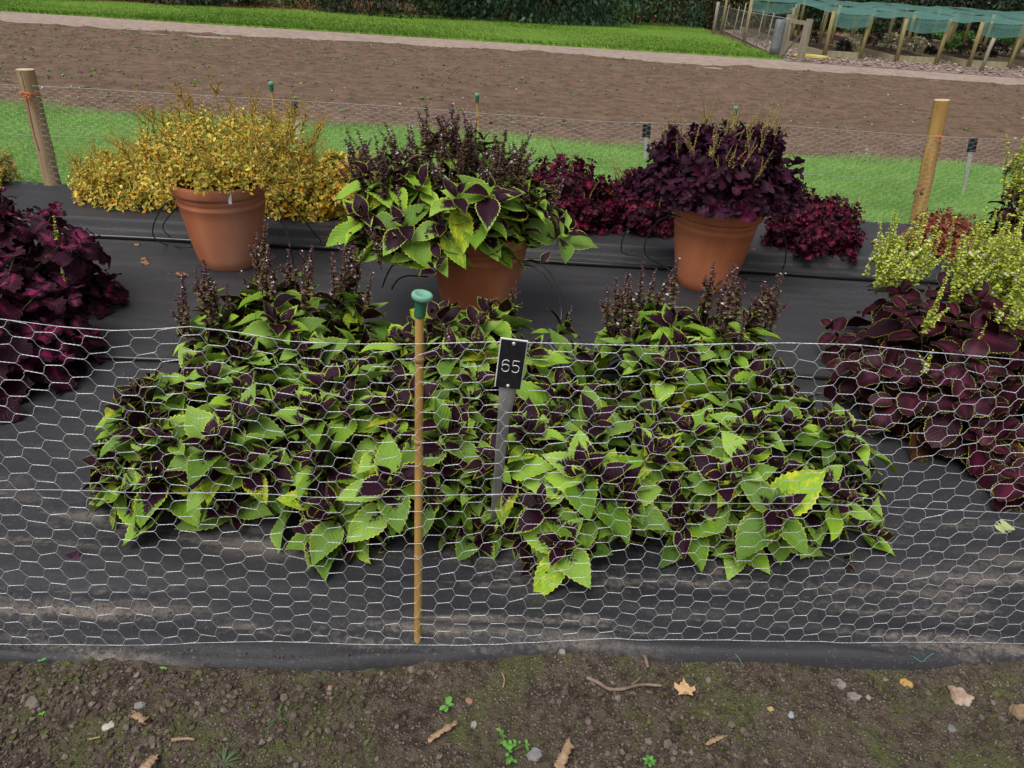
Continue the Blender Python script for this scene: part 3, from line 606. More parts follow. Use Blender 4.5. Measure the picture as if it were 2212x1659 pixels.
M_bark = noisemat('bark', [(0.05, 0.038, 0.028), (0.12, 0.09, 0.065)], 6, 0.9, 1.0, 0.02, stretch=(4, 4, 0.6))
DK = [(0.016, 0.033, 0.012), (0.025, 0.048, 0.016), (0.012, 0.028, 0.014)]
MDG = [(0.055, 0.12, 0.028), (0.085, 0.16, 0.03), (0.04, 0.085, 0.022)]
YG = [(0.20, 0.26, 0.035), (0.14, 0.21, 0.03), (0.28, 0.27, 0.04)]
BRN = [(0.12, 0.085, 0.03), (0.09, 0.095, 0.025), (0.16, 0.11, 0.03)]
CON = [(0.04, 0.085, 0.045), (0.055, 0.105, 0.055), (0.03, 0.065, 0.035)]
def shrub(kind, px, py, Ydist, rad, h, cols, label, n, size, droop=0.3, low=-0.9, tr=0.06):
    p = aty(px, py, Ydist); x, y = p[0], Ydist; r = np.random.default_rng(int(abs(x * 100)) + int(Ydist * 10))
    y = Ydist - 1.0; e = empty(kind, (x, y, 0), label, 'shrub' if 'shrub' in kind else 'tree', 'shrubs and trees behind the lawn')
    V, F, UV, C = foliage((0, 0, h * 0.36), (rad * 1.25, rad, h * 0.62), int(n * 1.35), size, r, cols, low, droop)
    build('crown', V, F, M_fol, e, UV, C)
    ps = []
    for q in range(6):
        a = r.uniform(0, 6.28); ps.append(tube(spline([[0.1 * math.cos(a), 0.1 * math.sin(a), 0], [rad * 0.25 * math.cos(a), rad * 0.25 * math.sin(a), h * 0.3], [rad * 0.6 * math.cos(a), rad * 0.5 * math.sin(a), h * 0.75]], 6), np.linspace(tr, tr * 0.3, 13), 6))
    V, F = cat(ps)[:2]; build('trunk', V, F, M_bark, e); return e
HEDGE = [
 ('evergreen_shrub', 150, 0, 26.5, 1.9, 3.0, DK, 'dark evergreen shrub behind the far left end of the lawn', 5200, 0.13),
 ('evergreen_shrub', 420, 5, 27.0, 2.0, 3.2, DK, 'low dark shrub behind the lawn, left of the leaf litter', 5600, 0.13),
 ('evergreen_shrub', 640, 8, 29.0, 2.0, 3.4, MDG, 'mid green shrub set back behind the strip of leaf litter', 5000, 0.12),
 ('evergreen_shrub', 860, 20, 27.6, 2.3, 3.6, DK, 'dense near-black shrub at the right end of the leaf litter', 6500, 0.13),
 ('broad_shrub', 1010, 20, 30.2, 1.6, 3.2, YG, 'thin yellowish shrub behind the white stub post', 2600, 0.13),
 ('weeping_conifer_shrub', 1150, 30, 29.2, 2.5, 3.2, CON, 'feathery blue-green conifer shrub spilling on the lawn edge', 8500, 0.17),
 ('broad_shrub', 1265, 25, 31.4, 1.9, 3.6, YG, 'bright yellow-green shrub beside the thin pale pole', 3600, 0.14),
 ('evergreen_shrub', 1390, 40, 31.6, 2.2, 3.6, CON, 'grey-green shrub behind the lawn, right of the pale pole', 6000, 0.14),
 ('broad_shrub', 1520, 45, 32.6, 2.0, 3.6, BRN, 'brownish autumn shrub behind the wire fence corner', 4800, 0.15),
 ('evergreen_shrub', 1640, 40, 34.5, 2.3, 4.0, DK, 'dark shrub behind the left end of the net shelters', 5200, 0.15),
 ('evergreen_shrub', 1790, 45, 35.0, 2.4, 4.2, MDG, 'mid green shrub above the second net shelter', 5200, 0.15),
 ('evergreen_shrub', 1950, 50, 34.0, 2.5, 4.2, DK, 'dark shrub behind the middle of the net shelters', 5200, 0.15),
 ('evergreen_shrub', 2100, 55, 33.0, 2.5, 4.2, DK, 'dark shrub behind the right-hand net shelters', 5200, 0.15),
 ('evergreen_shrub', 2250, 60, 32.0, 2.6, 4.2, DK, 'dark shrub behind the net shelters at the photo edge', 5200, 0.15),
 ('evergreen_shrub', -100, -10, 25.6, 2.1, 3.4, DK, 'dark shrub at the extreme left end of the far lawn', 4200, 0.14),
]
for kd, px, py, Yd, rd, hh, cl, lb, nn, sz in HEDGE: shrub(kd, px, py, Yd, rd, hh, cl, lb, nn, sz, 0.9 if 'weep' in kd else 0.35)
# the wood behind reads as one dark mass
r = np.random.default_rng(91); parts = []
for x in np.arange(-34, 40, 2.6):
    yb = 33.5 + 0.16 * (x + 5) + r.uniform(-0.8, 0.8); yb = max(yb, 31.0); hh = r.uniform(7, 10)
    parts.append(foliage((x, yb + 3.5, hh * 0.45), (2.5, 2.0, hh * 0.5), 2600, 0.30, r, DK, -1, 0.3, 26))
    parts.append(foliage((x + 1.2, yb + 5.6, hh * 0.5), (2.4, 1.6, hh * 0.55), 1500, 0.36, r, DK, -1, 0.3, 26))
V, F, UV, C = cat(parts); tag(build('woodland', V, F, M_fol, uv=UV, col=C), 'dark woodland mass behind the shrubs across the far edge', 'woodland', kind='stuff')

# thin pole and white stub post at the shrubs
p0 = gnd(1296, 42); e0 = aty(1299, -20, p0[1])
V, F = tube([p0 - [0, 0, .1], p0 + (e0 - p0) * 0.5, e0 + [0, 0, 0.5]], 0.022, 8); tag(build('marker_pole', V, F, M_white), 'thin white pole standing at the far lawn edge before shrubs', 'pole')
p0 = gnd(1008, 26); V, F = cat([tube([p0 + [0, 0, -.05], p0 + [0, 0, .3], p0 + [0, 0, .55]], [0.05, 0.05, 0.05], 8), box(p0[0] - .09, p0[0] + .09, p0[1] - .05, p0[1] + .05, .55, .64)])[:2]
tag(build('stub_post', V, F, M_white), 'short white stub post with a wider cap in the leaf litter', 'post')

# ------------------------------------------------------------------ NET SHELTERS (far right)
def netmat():
    m, t, b, o = newmat('green_shade_net'); k = NT(t); c = k.coord('Object'); n = k.noise(c, 3, 5, 0.6)
    col = k.mix(n, (0.045, 0.135, 0.11), (0.09, 0.23, 0.195)); k.put(b.inputs['Base Color'], col); b.inputs['Roughness'].default_value = 0.7
    tr = k.n('ShaderNodeBsdfTransparent'); mx = k.n('ShaderNodeMixShader'); mx.inputs[0].default_value = 0.36
    t.links.new(b.outputs[0], mx.inputs[1]); t.links.new(tr.outputs[0], mx.inputs[2]); t.links.new(mx.outputs[0], o.inputs[0]); return m
M_net = netmat()
M_board = woodmat('bed_board', (0.22, 0.20, 0.12), (0.32, 0.29, 0.18), (0.16, 0.15, 0.07))
# chipping ground
def poly_sheet(name, pts, z, mat):
    V = np.array([[x, y, z] for x, y in pts]); return structure(build(name, V, np.array([np.arange(len(pts))]), mat, smooth=False))
poly_sheet('chipping_ground', [(6.05, 19.25), (30, 16.4), (30, 36), (6.9, 31.5)], -0.028, M_chips)
n = 6500; X = rng.uniform(6.1, 16, n); Y = rng.uniform(17.3, 29, n); ok = (Y > 19.25 - (X - 6.05) * 0.119 + 0.05) & (X > 6.05 + (Y - 19.3) * 0.07 + 0.1); X = X[ok]; Y = Y[ok]; n = len(X)
V, F, C = lumps(np.stack([X, Y, np.full(n, 0.0)], -1), rng.uniform(0.015, 0.05, n), 14, 1, 0.5)
tag(build('bark_chips', V, F, clodmat('chip_lumps', [(0.16, 0.11, 0.095), (0.34, 0.26, 0.22), (0.58, 0.50, 0.44)]), col=C, smooth=False), 'pinkish bark chippings strewn round the net shelters', 'bark chippings', kind='stuff')
def shz(px, py, Y): return aty(px, py, Y)[2]
FRONT = [(1776.6, 121), (1862.7, 127.6), (1938, 133), (2020.6, 136.5), (2096, 143), (2179, 147), (2258, 153), (2345, 158)]
fx = [gnd(*p) for p in FRONT]
TOPH = 1.0
def netsheet(x0, x1, y0, y1, z0, z1, sag, r, nx=10, ny=10):
    x = np.linspace(0, 1, nx); y = np.linspace(0, 1, ny); U, W = np.meshgrid(x, y)
    Z = z0 + (z1 - z0) * W - sag * 4 * U * (1 - U) * (0.5 + W * (1 - W) * 2) + 0.03 * fbm(U * 4 + x0, W * 4, 3, 2)
    V = np.stack([x0 + (x1 - x0) * U, y0 + (y1 - y0) * W + 0.04 * fbm(U * 5, W * 3 + x1, 5, 2), Z], -1).reshape(-1, 3)
    i = np.arange(ny - 1)[:, None] * nx; k = np.arange(nx - 1)[None]; return V, [np.stack([i + k, i + k + 1, i + nx + k + 1, i + nx + k], -1).reshape(-1, 4)]
def apron(x0, x1, y, zt, hgt, r, nx=10, ny=5):
    U, W = np.meshgrid(np.linspace(0, 1, nx), np.linspace(0, 1, ny)); Z = zt - 0.05 * 4 * U * (1 - U) - hgt * W * (1 + 0.06 * np.sin(U * 5 + x0)); Yv = y - 0.03 + 0.03 * fbm(U * 4, W * 2 + x0, 6, 2)
    V = np.stack([x0 + (x1 - x0) * U, Yv, Z], -1).reshape(-1, 3); i = np.arange(ny - 1)[:, None] * nx; k = np.arange(nx - 1)[None]; return V, [np.stack([i + k, i + k + 1, i + nx + k + 1, i + nx + k], -1).reshape(-1, 4)]
def shelter(xa, xb, xc, yf, yb, label, r, wide_apron=0.27, zt=TOPH):
    e = empty('net_shelter', (xa, yf, 0), label, 'net shelter', 'net shelters over the far beds')
    for (x, y) in ((xa, yf), (xb, yf + 0.05), (xa + 0.05, yb), (xb + 0.05, yb)):
        z = zt + r.uniform(-0.03, 0.05); V, F = tube([[x - xa + r.uniform(-.03, .03), y - yf, -0.1], [x - xa, y - yf, z * 0.5], [x - xa, y - yf, z]], 0.05, 10); build('post', V, F, M_mossy, e)
    V1, F1 = netsheet(0, xb - xa, 0, yb - yf, zt, zt + 0.10, 0.02, r); V2, F2 = netsheet(xb - xa, xc - xa, 0.05, yb - yf, zt, zt + 0.10, 0.09, r)
    V, F = cat([(V1, F1), (V2, F2)])[:2]; build('net_roof', V, F, M_net, e)
    V, F = apron(0, xb - xa, 0, zt, wide_apron, r); build('net_apron', V, F, M_net, e)
    return e
r = np.random.default_rng(5)
names = ['net shelter with pale green apron nearest the wooden gate', 'second net shelter from the gate, in front of the white-leaved plant', 'third net shelter from the gate, beside the thin grey front post', 'net shelter cut by the right edge of the photo']
for i in range(4):
    a, b = fx[2 * i], fx[2 * i + 1]; c_ = fx[2 * i + 2][0] if i < 3 else b[0] + 1.0
    shelter(a[0], b[0], c_, 0.5 * (a[1] + b[1]), 24.2, names[i], r)
# back rows
bl = ['left-hand back net shelter rising beside the wire fence', 'back net shelter behind the gap right of the gate shelter', 'back net shelter seen between the second and third front shelters', 'back net shelter behind the right-hand front shelters']
for i, (xa, xb, xc) in enumerate(((6.35, 7.75, 8.9), (8.95, 10.0, 11.2), (11.2, 12.4, 13.4), (13.5, 14.6, 16.2))):
    shelter(xa, xb, xc, 24.75, 28.2, bl[i], r, 0.27, TOPH + 0.09)
# raised beds with boards and soil
bb = ['board-edged soil bed under the net shelter nearest the gate', 'board-edged soil bed below the white-leaved plant', 'board-edged soil bed behind the thin grey front post', 'board-edged soil bed at the right photo edge']
for i in range(4):
    a, b = fx[2 * i], fx[2 * i + 1]; xa, xb = a[0] - 0.05, b[0] + 0.05; ya = 0.5 * (a[1] + b[1]) + 0.09; c_ = fx[2 * i + 2][0] - 0.2 if i < 3 else b[0] + 1
    e = empty('raised_bed', (xa, ya, 0), bb[i], 'raised bed', 'board-edged beds under the nets')
    for q, (x0, x1, y0, y1) in enumerate(((0, xb - xa, 0, 0.05), (-0.05, 0, 0.05, 8.6), (xb - xa, xb - xa + 0.05, 0.05, 8.6))):
        V, F = box(x0, x1, y0, y1, -0.05, 0.13); build('edge_board', V, F, M_board, e, smooth=False)
    V, F = grid(np.linspace(0.0, xb - xa, 12), np.linspace(0.05, 8.6, 60), lambda X, Y: 0.09 + 0.05 * fbm(X * 2 + i, Y * 2, 8, 3)); build('bed_soil', V, F, M_bed, e)
# low plants in those beds
def low_plant(x, y, z, rad, h, cols, label, n, size, r, cat_='plant'):
    e = empty('bedding_plant', (x, y, z), label, cat_, 'bedding plants under the nets')
    V, F, UV, C = foliage((0, 0, h * 0.5), (rad, rad, h * 0.5), n, size, r, cols, -0.5, 0.1, 12); build('foliage', V, F, M_fol, e, UV, C)
    ps = [tube(spline([[0, 0, -0.02], [r.uniform(-.3, .3) * rad, r.uniform(-.3, .3) * rad, h * .4], [r.uniform(-.7, .7) * rad, r.uniform(-.7, .7) * rad, h * .7]], 4), 0.008, 5) for _ in range(5)]
    V, F = cat(ps)[:2]; build('stem', V, F, M_stem, e)
PUR = [(0.035, 0.022, 0.028), (0.05, 0.035, 0.035), (0.03, 0.03, 0.025)]; GR = [(0.05, 0.14, 0.02), (0.08, 0.19, 0.03)]; WHT = [(0.62, 0.56, 0.36), (0.45, 0.46, 0.26), (0.22, 0.25, 0.11), (0.7, 0.6, 0.45)]
LP = [(1745, 98, .30, .34, PUR, 'dark purple bedding plant left of the gate shelter'), (1820, 108, .2, .2, PUR, 'small dark plant right of the gate shelter post'), (1836, 108, .24, .25, WHT, 'small cream-flowered plant by the white stick'),
 (1888, 101, .42, .3, PUR, 'low purple mound left of the white-leaved plant'), (1925, 108, .42, .42, WHT, 'white-leaved bushy plant beside the second shelter post'), (1975, 112, .38, .36, WHT, 'cream and brown seeding plant under the second shelter'),
 (1990, 92, .3, .25, PUR, 'small dark plant behind the cream seeding plant'), (2040, 84, .45, .3, GR, 'bright green leafy plant between second and third shelters'), (2085, 88, .4, .28, GR, 'green leafy plant left of the third shelter post'),
 (2060, 112, .34, .25, GR, 'low green plant in front of the dark plant pair'), (2095, 122, .42, .3, PUR, 'dark plant behind the thin grey front post'), (2150, 118, .36, .28, PUR, 'small dark plant under the third shelter'),
 (2160, 98, .4, .3, GR, 'green plant at the back of the third shelter'), (2195, 104, .4, .3, GR, 'green plant by the right photo edge'), (2008, 118, .16, .18, PUR, 'little grey plant by the third bed board'), (2140, 125, .14, .16, PUR, 'tiny dark plant by its white label under the third shelter')]
for px, py, rd, h, cl, lb in LP:
    p = gnd(px, py, 0.12); low_plant(p[0], p[1], 0.12, rd * 0.8, h, cl, lb, 420, 0.075, r)
# wire fence with stakes on the left side and wooden gate
c0 = gnd(1540, 76); c1 = gnd(1690, 126)
e = empty('wire_fence', tuple(c0), 'grey wire netting fence along the left side of the far plot', 'fence')
m, t, b, o = newmat('fine_grey_mesh'); k = NT(t); b.inputs['Base Color'].default_value = (0.25, 0.25, 0.26, 1); b.inputs['Roughness'].default_value = 0.6
tr = k.n('ShaderNodeBsdfTransparent'); mx = k.n('ShaderNodeMixShader'); mx.inputs[0].default_value = 0.86; t.links.new(b.outputs[0], mx.inputs[1]); t.links.new(tr.outputs[0], mx.inputs[2]); t.links.new(mx.outputs[0], o.inputs[0]); M_mesh = m
d = c1 - c0; L_ = np.linalg.norm(d)
V = np.array([[0, 0, 0], d, d + [0, 0, 0.85], [0, 0, 0.85]]) + [0, 0, 0.0]; build('mesh_panel', V, np.array([[0, 1, 2, 3]]), M_mesh, e, smooth=False)
ps = [tube([[0, 0, 0.85], d * 0.5 + [0, 0, 0.83], d + [0, 0, 0.85]], 0.004, 5)]; V, F = cat(ps)[:2]; build('strand', V, F, M_wire2, e)
V, F = tube([[0, 0, -.1], [0, 0, .5], [0, 0, 0.95]], 0.05, 9); build('post', V, F, M_greytim, e)
for f_ in (0.18, 0.34, 0.52, 0.68, 0.8):
    q = d * f_; V, F = tube([q - [0, 0, .1], q + [0, 0, .4], q + [0.02, 0, 0.92]], 0.014, 6); build('stake', V, F, M_greytim, e)
# back wire line of thin stakes
for i, (px, py) in enumerate(((1598, 75), (1640, 75), (1706, 72), (1769, 78), (1884, 73), (1967, 80), (2048, 82), (1835, 113))):
    p = gnd(px, py); V, F = tube([p - [0, 0, .1], p + [0, 0, .5], p + [0.02, 0, 0.95]], 0.015, 6)
    tag(build('garden_stake', V, F, M_greytim if i % 2 else M_white), ['thin pale stake inside the wire fence corner', 'thin grey stake left of the back net shelter', 'thin pale stake behind the gate', 'thin grey stake right of the gate shelter back', 'thin pale stake behind the first front gap', 'thin grey stake at the lawn behind the second shelter', 'thin pale stake behind the bright green leafy plant', 'white stick beside the cream-flowered plant'][i], 'stake', 'thin stakes in the far plot')
p = gnd(2119, 153.5); V, F = tube([p - [0, 0, .1], p + [0.02, 0, .5], p + [0.05, 0, 0.72]], 0.045, 9); tag(build('fence_stake', V, F, M_greytim), 'thin grey front post standing in chippings before the third shelter', 'post')
# gate
g0 = gnd(1690, 121); g1 = gnd(1728, 129); u = g1 - g0; gw = np.linalg.norm(u); u /= gw; nrm_ = np.array([-u[1], u[0], 0])
e = empty('garden_gate', tuple(g0), 'small weathered wooden gate with diagonal brace by the sandy path', 'gate')
def gbox(a0, a1, z0, z1, th=0.05, off=0.0):
    c = [g for g in (a0, a1)]; V = np.array([[u[0] * s + nrm_[0] * q, u[1] * s + nrm_[1] * q, z] for z in (z0, z1) for q in (off - th / 2, off + th / 2) for s in (a0, a1)]); return V, box(0, 1, 0, 1, 0, 1)[1]
for nm_, args in (('gate_post', (-0.10, 0.02, -0.1, 0.92, 0.11)), ('gate_post', (gw - 0.02, gw + 0.10, -0.1, 0.88, 0.11)), ('rail', (0.024, gw - 0.024, 0.74, 0.83, 0.04)), ('stile', (0.03, 0.10, 0.05, 0.735, 0.05)), ('stile', (gw - 0.12, gw - 0.03, 0.05, 0.735, 0.05))):
    V, F = gbox(*args); build(nm_, V, F, M_greytim, e, smooth=False)
V, F = tube([u * 0.08 + [0, 0, 0.08], u * gw * 0.5 + [0, 0, 0.36], u * (gw - 0.08) + [0, 0, 0.66]], 0.03, 4); build('brace', V, F, M_greytim, e, smooth=False)
# roll of grey netting behind the gate, yellow hose
p = gnd(1672, 119); V, F = lathe([(0.001, 0), (0.12, 0), (0.13, 0.2), (0.12, 0.6), (0.125, 0.78), (0.10, 0.80), (0.001, 0.80)], 18); o_ = build('netting_roll', V, F, noisemat('rolled_wire_netting', [(0.10, 0.105, 0.12), (0.2, 0.21, 0.235)], 30, 0.6, 0.8, 0.01)); o_.location = p; tag(o_, 'grey roll of wire netting standing behind the gate', 'netting roll')
p = gnd(1752, 125.5); pts = [[0.42 * math.cos(a) * (1 + .05 * math.sin(3 * a)), 0.26 * math.sin(a), 0.02 + 0.004 * a] for a in np.linspace(0, 12.2, 60)]; V, F = tube(pts, 0.014, 7); o_ = build('hose', V, F, M_hose); o_.location = p; tag(o_, 'coiled yellow hose lying on chippings beside the gate', 'hose')
# ------------------------------------------------------------------ PLANTS
def rosette_plant(label, c, rad, n, tpl, mat, seed, group=None, name='coleus_plant', low=0.1, z0=0.0, shell=(0.8, 1.04), filler=0.35, axis_up=0.8, wave=0.05, fold=0.3, stem_base=None, cat_='plant', flat=0.0, **kw):
    r = np.random.default_rng(seed); e = empty(name, tuple(c), label, cat_, group)
    S, A, _ = shoots((0, 0, z0), rad, n, r, low, axis_up, shell, flat)
    P, D, N, Ln, W, B, C = rosettes(S, A, r, **kw)
    if filler:
        S2, A2, _ = shoots((0, 0, z0), np.asarray(rad) * 0.8, int(n * filler), r, low * 0.5, axis_up, (0.55, 0.95), flat); q = rosettes(S2, A2, r, **kw)
        P, D, N, Ln, W, B, C = [np.concatenate(z) for z in zip((P, D, N, Ln, W, B, C), q)]
    ok = P[:, 2] > 0.02; P, D, N, Ln, W, B, C = [z[ok] for z in (P, D, N, Ln, W, B, C)]
    tip = P[:, 2] + nrm(D)[:, 2] * Ln * 0.8; lowt = tip < 0.01; D = nrm(D); D[lowt, 2] = (0.012 - P[lowt, 2]) / Ln[lowt] + 0.12; B = np.where(P[:, 2] < 0.08, B * 0.35, B)
    V, F, UV, C2 = leaves(tpl, P, D, N, Ln, W, B, fold, wave, C, seed)
    V[:, 2] = np.maximum(V[:, 2], 0.004 + 0.01 * vn(V[:, 0] * 40, V[:, 1] * 40) if z0 == 0 else V[:, 2] * 0 - 9)
    build('foliage', V, F, mat, e, UV, C2)
    stems(e, stem_base if stem_base is not None else (0, 0, -0.01), S - A * 0.02, r, 0.0035, k=min(n, 46))
    return e, S, A, r
PURP = ((0.03, 0.010, 0.018), (0.085, 0.014, 0.045), (0.20, 0.18, 0.06), (0.70, 0.66, 0.74))
LIME = ((0.18, 0.24, 0.03), (0.52, 0.58, 0.08), (0.42, 0.47, 0.10), (0.58, 0.54, 0.66))
TAN = ((0.36, 0.20, 0.04), (0.55, 0.38, 0.07), (0.46, 0.42, 0.08), (0.6, 0.5, 0.3))
TANG = ((0.24, 0.18, 0.06), (0.50, 0.43, 0.11), (0.20, 0.10, 0.05), (0.48, 0.42, 0.25))
rs = np.random.default_rng(17)
SP_P = [spike_mesh('flower_spike', 0.16, rs, *PURP, n_wh=18, wid=0.019, fl=0.4, branch=b) for b in (0, 1, 2, 2, 0)]
SP_PT = [spike_mesh('flower_spike', 0.31, rs, *PURP, n_wh=28, wid=0.023, fl=0.4, branch=b) for b in (0, 2, 3, 3, 4)]
SP_L = [spike_mesh('flower_spike', 0.32, rs, *LIME, n_wh=28, wid=0.021, fl=0.5, branch=b) for b in (1, 2, 2, 0)]
SP_LS = [spike_mesh('flower_spike', 0.10, rs, *LIME, n_wh=9, wid=0.013, fl=0.2, branch=b) for b in (0, 1)]
SP_Y = [spike_mesh('flower_spike', 0.24, rs, *TAN, n_wh=18, wid=0.010, fl=0.2, branch=b) for b in (2, 4, 5)]
SP_B = [spike_mesh('flower_spike', 0.15, rs, *TANG, n_wh=12, wid=0.008, fl=0.2, branch=b) for b in (0, 1, 2)]
def upw(A, r, k=0.22): return nrm(A * 0.15 + np.array([0, 0, 1.0]) + r.normal(0, k * 0.5, A.shape))

GC = 'lime green and plum coleus planted in the fenced bed'
ROWS = [  # X, Y, rx, ry, h, shoots, label
 (-0.93, 2.04, 0.41, 0.42, 0.41, 54, 'lime and plum coleus at the front left end of the planted block'),
 (-0.40, 1.99, 0.43, 0.42, 0.43, 48, 'lime and plum coleus at the front of the block, just left of the capped cane'),
 (0.22, 1.96, 0.43, 0.43, 0.43, 48, 'lime and plum coleus directly behind the number 65 marker'),
 (0.82, 2.04, 0.44, 0.42, 0.42, 50, 'lime and plum coleus at the front right end of the planted block'),
 (-0.88, 2.64, 0.48, 0.44, 0.45, 52, 'lime and plum coleus with short purple flower spikes, in front of the left terracotta pot'),
 (-0.10, 2.64, 0.46, 0.42, 0.42, 48, 'lime and plum coleus low in front of the middle terracotta pot'),
 (0.68, 2.66, 0.48, 0.44, 0.45, 52, 'lime and plum coleus with thin flower spikes, in front of the right terracotta pot')]
for i, (x, y, rx, ry, h, n, lb) in enumerate(ROWS):
    e, S, A, r = rosette_plant(lb, (x, y, 0.01), (rx, ry, h), n, T_big, M_coleus, 100 + i, GC, pairs=5, L=(0.032, 0.158), ratio=0.54, wave=0.028, gap=0.02, low=0.03, flat=1.0, open_=(0.35, 1.35), filler=0.9, fold=0.35, grav=0.06, droop=(0.15, 0.75), axis_up=0.55)
    r2 = np.random.default_rng(300 + i)
    if i in (4, 6):
        m = 26 if i == 4 else 20; ix = np.where((S[:, 2] > 0.27) & (S[:, 1] > -0.15))[0]; ix = r2.choice(ix, min(m, len(ix)), replace=False)
        rep = np.concatenate([ix, r2.choice(ix, 22)]); put_spikes(e, SP_P, S[rep] + r2.normal(0, 0.02, (len(rep), 3)), upw(A[rep], r2), r2.uniform(0.7, 1.35, len(rep)), r2)
    elif i == 5:
        ix = r2.choice(len(S), 9, replace=False); put_spikes(e, SP_P, S[ix], upw(A[ix], r2), r2.uniform(0.4, 0.75, 9), r2)
    else:
        ix = r2.choice(len(S), 7, replace=False); put_spikes(e, SP_P, S[ix], upw(A[ix], r2), r2.uniform(0.2, 0.4, 7), r2)

# pots
def pot(c, label, rz=0.0):
    e = empty('terracotta_pot', tuple(c), label, 'pot', 'terracotta pots on the membrane'); e.rotation_euler[2] = rz
    prof = [(0.001, 0.004), (0.155, 0.0), (0.168, 0.008), (0.185, 0.06), (0.210, 0.16), (0.232, 0.27), (0.240, 0.318), (0.2435, 0.322), (0.2445, 0.334), (0.2415, 0.338), (0.243, 0.352), (0.2475, 0.356), (0.249, 0.370), (0.246, 0.375)]
    V, F = lathe(prof, 64); V[:, :2] *= (1 + 0.004 * np.sin(np.arctan2(V[:, 1], V[:, 0]) * 3))[:, None]; V = V * [0.94, 0.94, 1.10]; build('body', V, F, M_terra, e)
    V, F = lathe([(0.246, 0.3755), (0.264, 0.382), (0.271, 0.392), (0.272, 0.425), (0.268, 0.434), (0.258, 0.437), (0.250, 0.432), (0.245, 0.40), (0.240, 0.36), (0.23, 0.30)], 64); V = V * [0.94, 0.94, 1.10]; build('rim', V, F, M_terra, e)
    V, F = grid(np.linspace(-0.15, 0.15, 14), np.linspace(-0.15, 0.15, 14), lambda X, Y: 0.43 + 0.015 * fbm(X * 14, Y * 14, 4)); build('compost', V, F, M_compost, e); return e
PL = np.array([*gnd(498, 592)[:2], 0.008]) + [-0.05, 0.146, 0]; PR = np.array([*gnd(1530, 637)[:2], 0.008]) + [0, 0.146, 0]; PC = aty(1030, 660, 3.45); PC[2] = 0.008
pot(PL, 'terracotta pot on the left holding the yellow coleus', 0.4); pot(PC, 'middle terracotta pot almost hidden under lime and plum leaves', 1.3); pot(PR, 'terracotta pot on the right holding the wine-dark coleus', 2.2)
PE = aty(2260, 560, 3.75); PE[2] = 0.008; pot(PE, 'terracotta pot behind lime flower spikes at the right photo edge', 0.9)
# plant label stuck in the left pot
p = aty(496, 420, PL[1] - 0.215); V, F = box(-0.009, 0.009, -0.001, 0.001, -0.05, 0.018, 0.0008); o_ = build('plant_tag', V, F, M_white, smooth=False); o_.location = p; o_.rotation_euler = (-0.2, 0, 0.1); tag(o_, 'small white plant tag tucked inside the rim of the left pot', 'plant tag')

# middle pot plant: big leaves, tall purple spikes
e, S, A, r = rosette_plant('big lime and plum coleus with tall purple flower spikes in the middle pot', (PC[0] - 0.13, PC[1] - 0.02, 0.40), (0.56, 0.46, 0.44), 88, T_big, M_coleus, 55, 'coleus growing in the terracotta pots', low=-0.5, z0=0.03, pairs=4, L=(0.06, 0.215), ratio=0.54, wave=0.03, gap=0.03, filler=0.6, fold=0.35, grav=0.15, droop=(0.3, 0.9), shell=(0.7, 1.04), open_=(0.5, 1.5), stem_base=(0, 0, 0.0), flat=0.5)
r2 = np.random.default_rng(77); n = 60
P = np.stack([np.clip(r2.normal(0.03, 0.25, n), -0.46, 0.44), r2.normal(0.02, 0.15, n), np.zeros(n)], -1); P[:, 2] = 0.38 - 0.5 * np.hypot(P[:, 0], P[:, 1]) + r2.normal(-0.06, 0.05, n)
A_ = nrm(np.stack([P[:, 0] * 0.45, P[:, 1] * 0.3, np.ones(n)], -1) + r2.normal(0, 0.07, (n, 3))); put_spikes(e, SP_PT, P, A_, r2.uniform(0.65, 1.15, n), r2)

YG_ = 'golden coleus with small cut leaves'
def fine_plant(label, c, rad, n, tpl, mat, seed, group, spikes=None, ns=0, L=(0.02, 0.05), z0=0.0, low=0.05, ratio=0.68, pairs=4, ssc=(0.6, 1.2), filler=0.5, wave=0.12, top=None, stem_base=None, gap=0.014):
    e, S, A, r = rosette_plant(label, c, rad, n, tpl, mat, seed, group, low=low, z0=z0, pairs=pairs, L=L, ratio=ratio, gap=gap, purple=False, filler=filler, wave=wave, shell=(0.72, 1.06), stem_base=stem_base, open_=(0.4, 1.7), axis_up=0.5)
    if ns:
        ix = np.where(S[:, 2] > z0 + rad[2] * (top if top is not None else 0.45))[0]; ix = r.choice(ix, ns)
        put_spikes(e, spikes, S[ix] + r.normal(0, 0.012, (ns, 3)) - A[ix] * 0.01, nrm(A[ix] * 0.8 + [0, 0, 0.8] + r.normal(0, 0.2, (ns, 3))), r.uniform(*ssc, ns), r)
    return e
fine_plant('golden coleus mound with thin tan spikes in the left pot', (PL[0] + 0.06, PL[1], 0.50), (0.50, 0.42, 0.35), 900, T_small, M_gold, 201, 'coleus growing in the terracotta pots', SP_Y, 99, z0=0.0, low=-0.04, L=(0.012, 0.034), stem_base=(0, 0, -0.06), ssc=(0.4, 1.15), top=0.05, ratio=0.42)
q = gnd(262, 470, 0.06); fine_plant('golden coleus mound on the membrane left of the left pot', (q[0], 4.95, 0.06), (0.52, 0.36, 0.36), 680, T_small, M_gold, 202, YG_, SP_Y, 60, ssc=(0.3, 0.75), L=(0.012, 0.040), ratio=0.42, top=0.2)
q = gnd(620, 480, 0.06); fine_plant('golden coleus on the membrane behind the right side of the left pot', (q[0], 4.9, 0.06), (0.34, 0.32, 0.38), 360, T_small, M_gold, 203, YG_, SP_Y, 40, ssc=(0.3, 0.8), ratio=0.42, top=0.2)
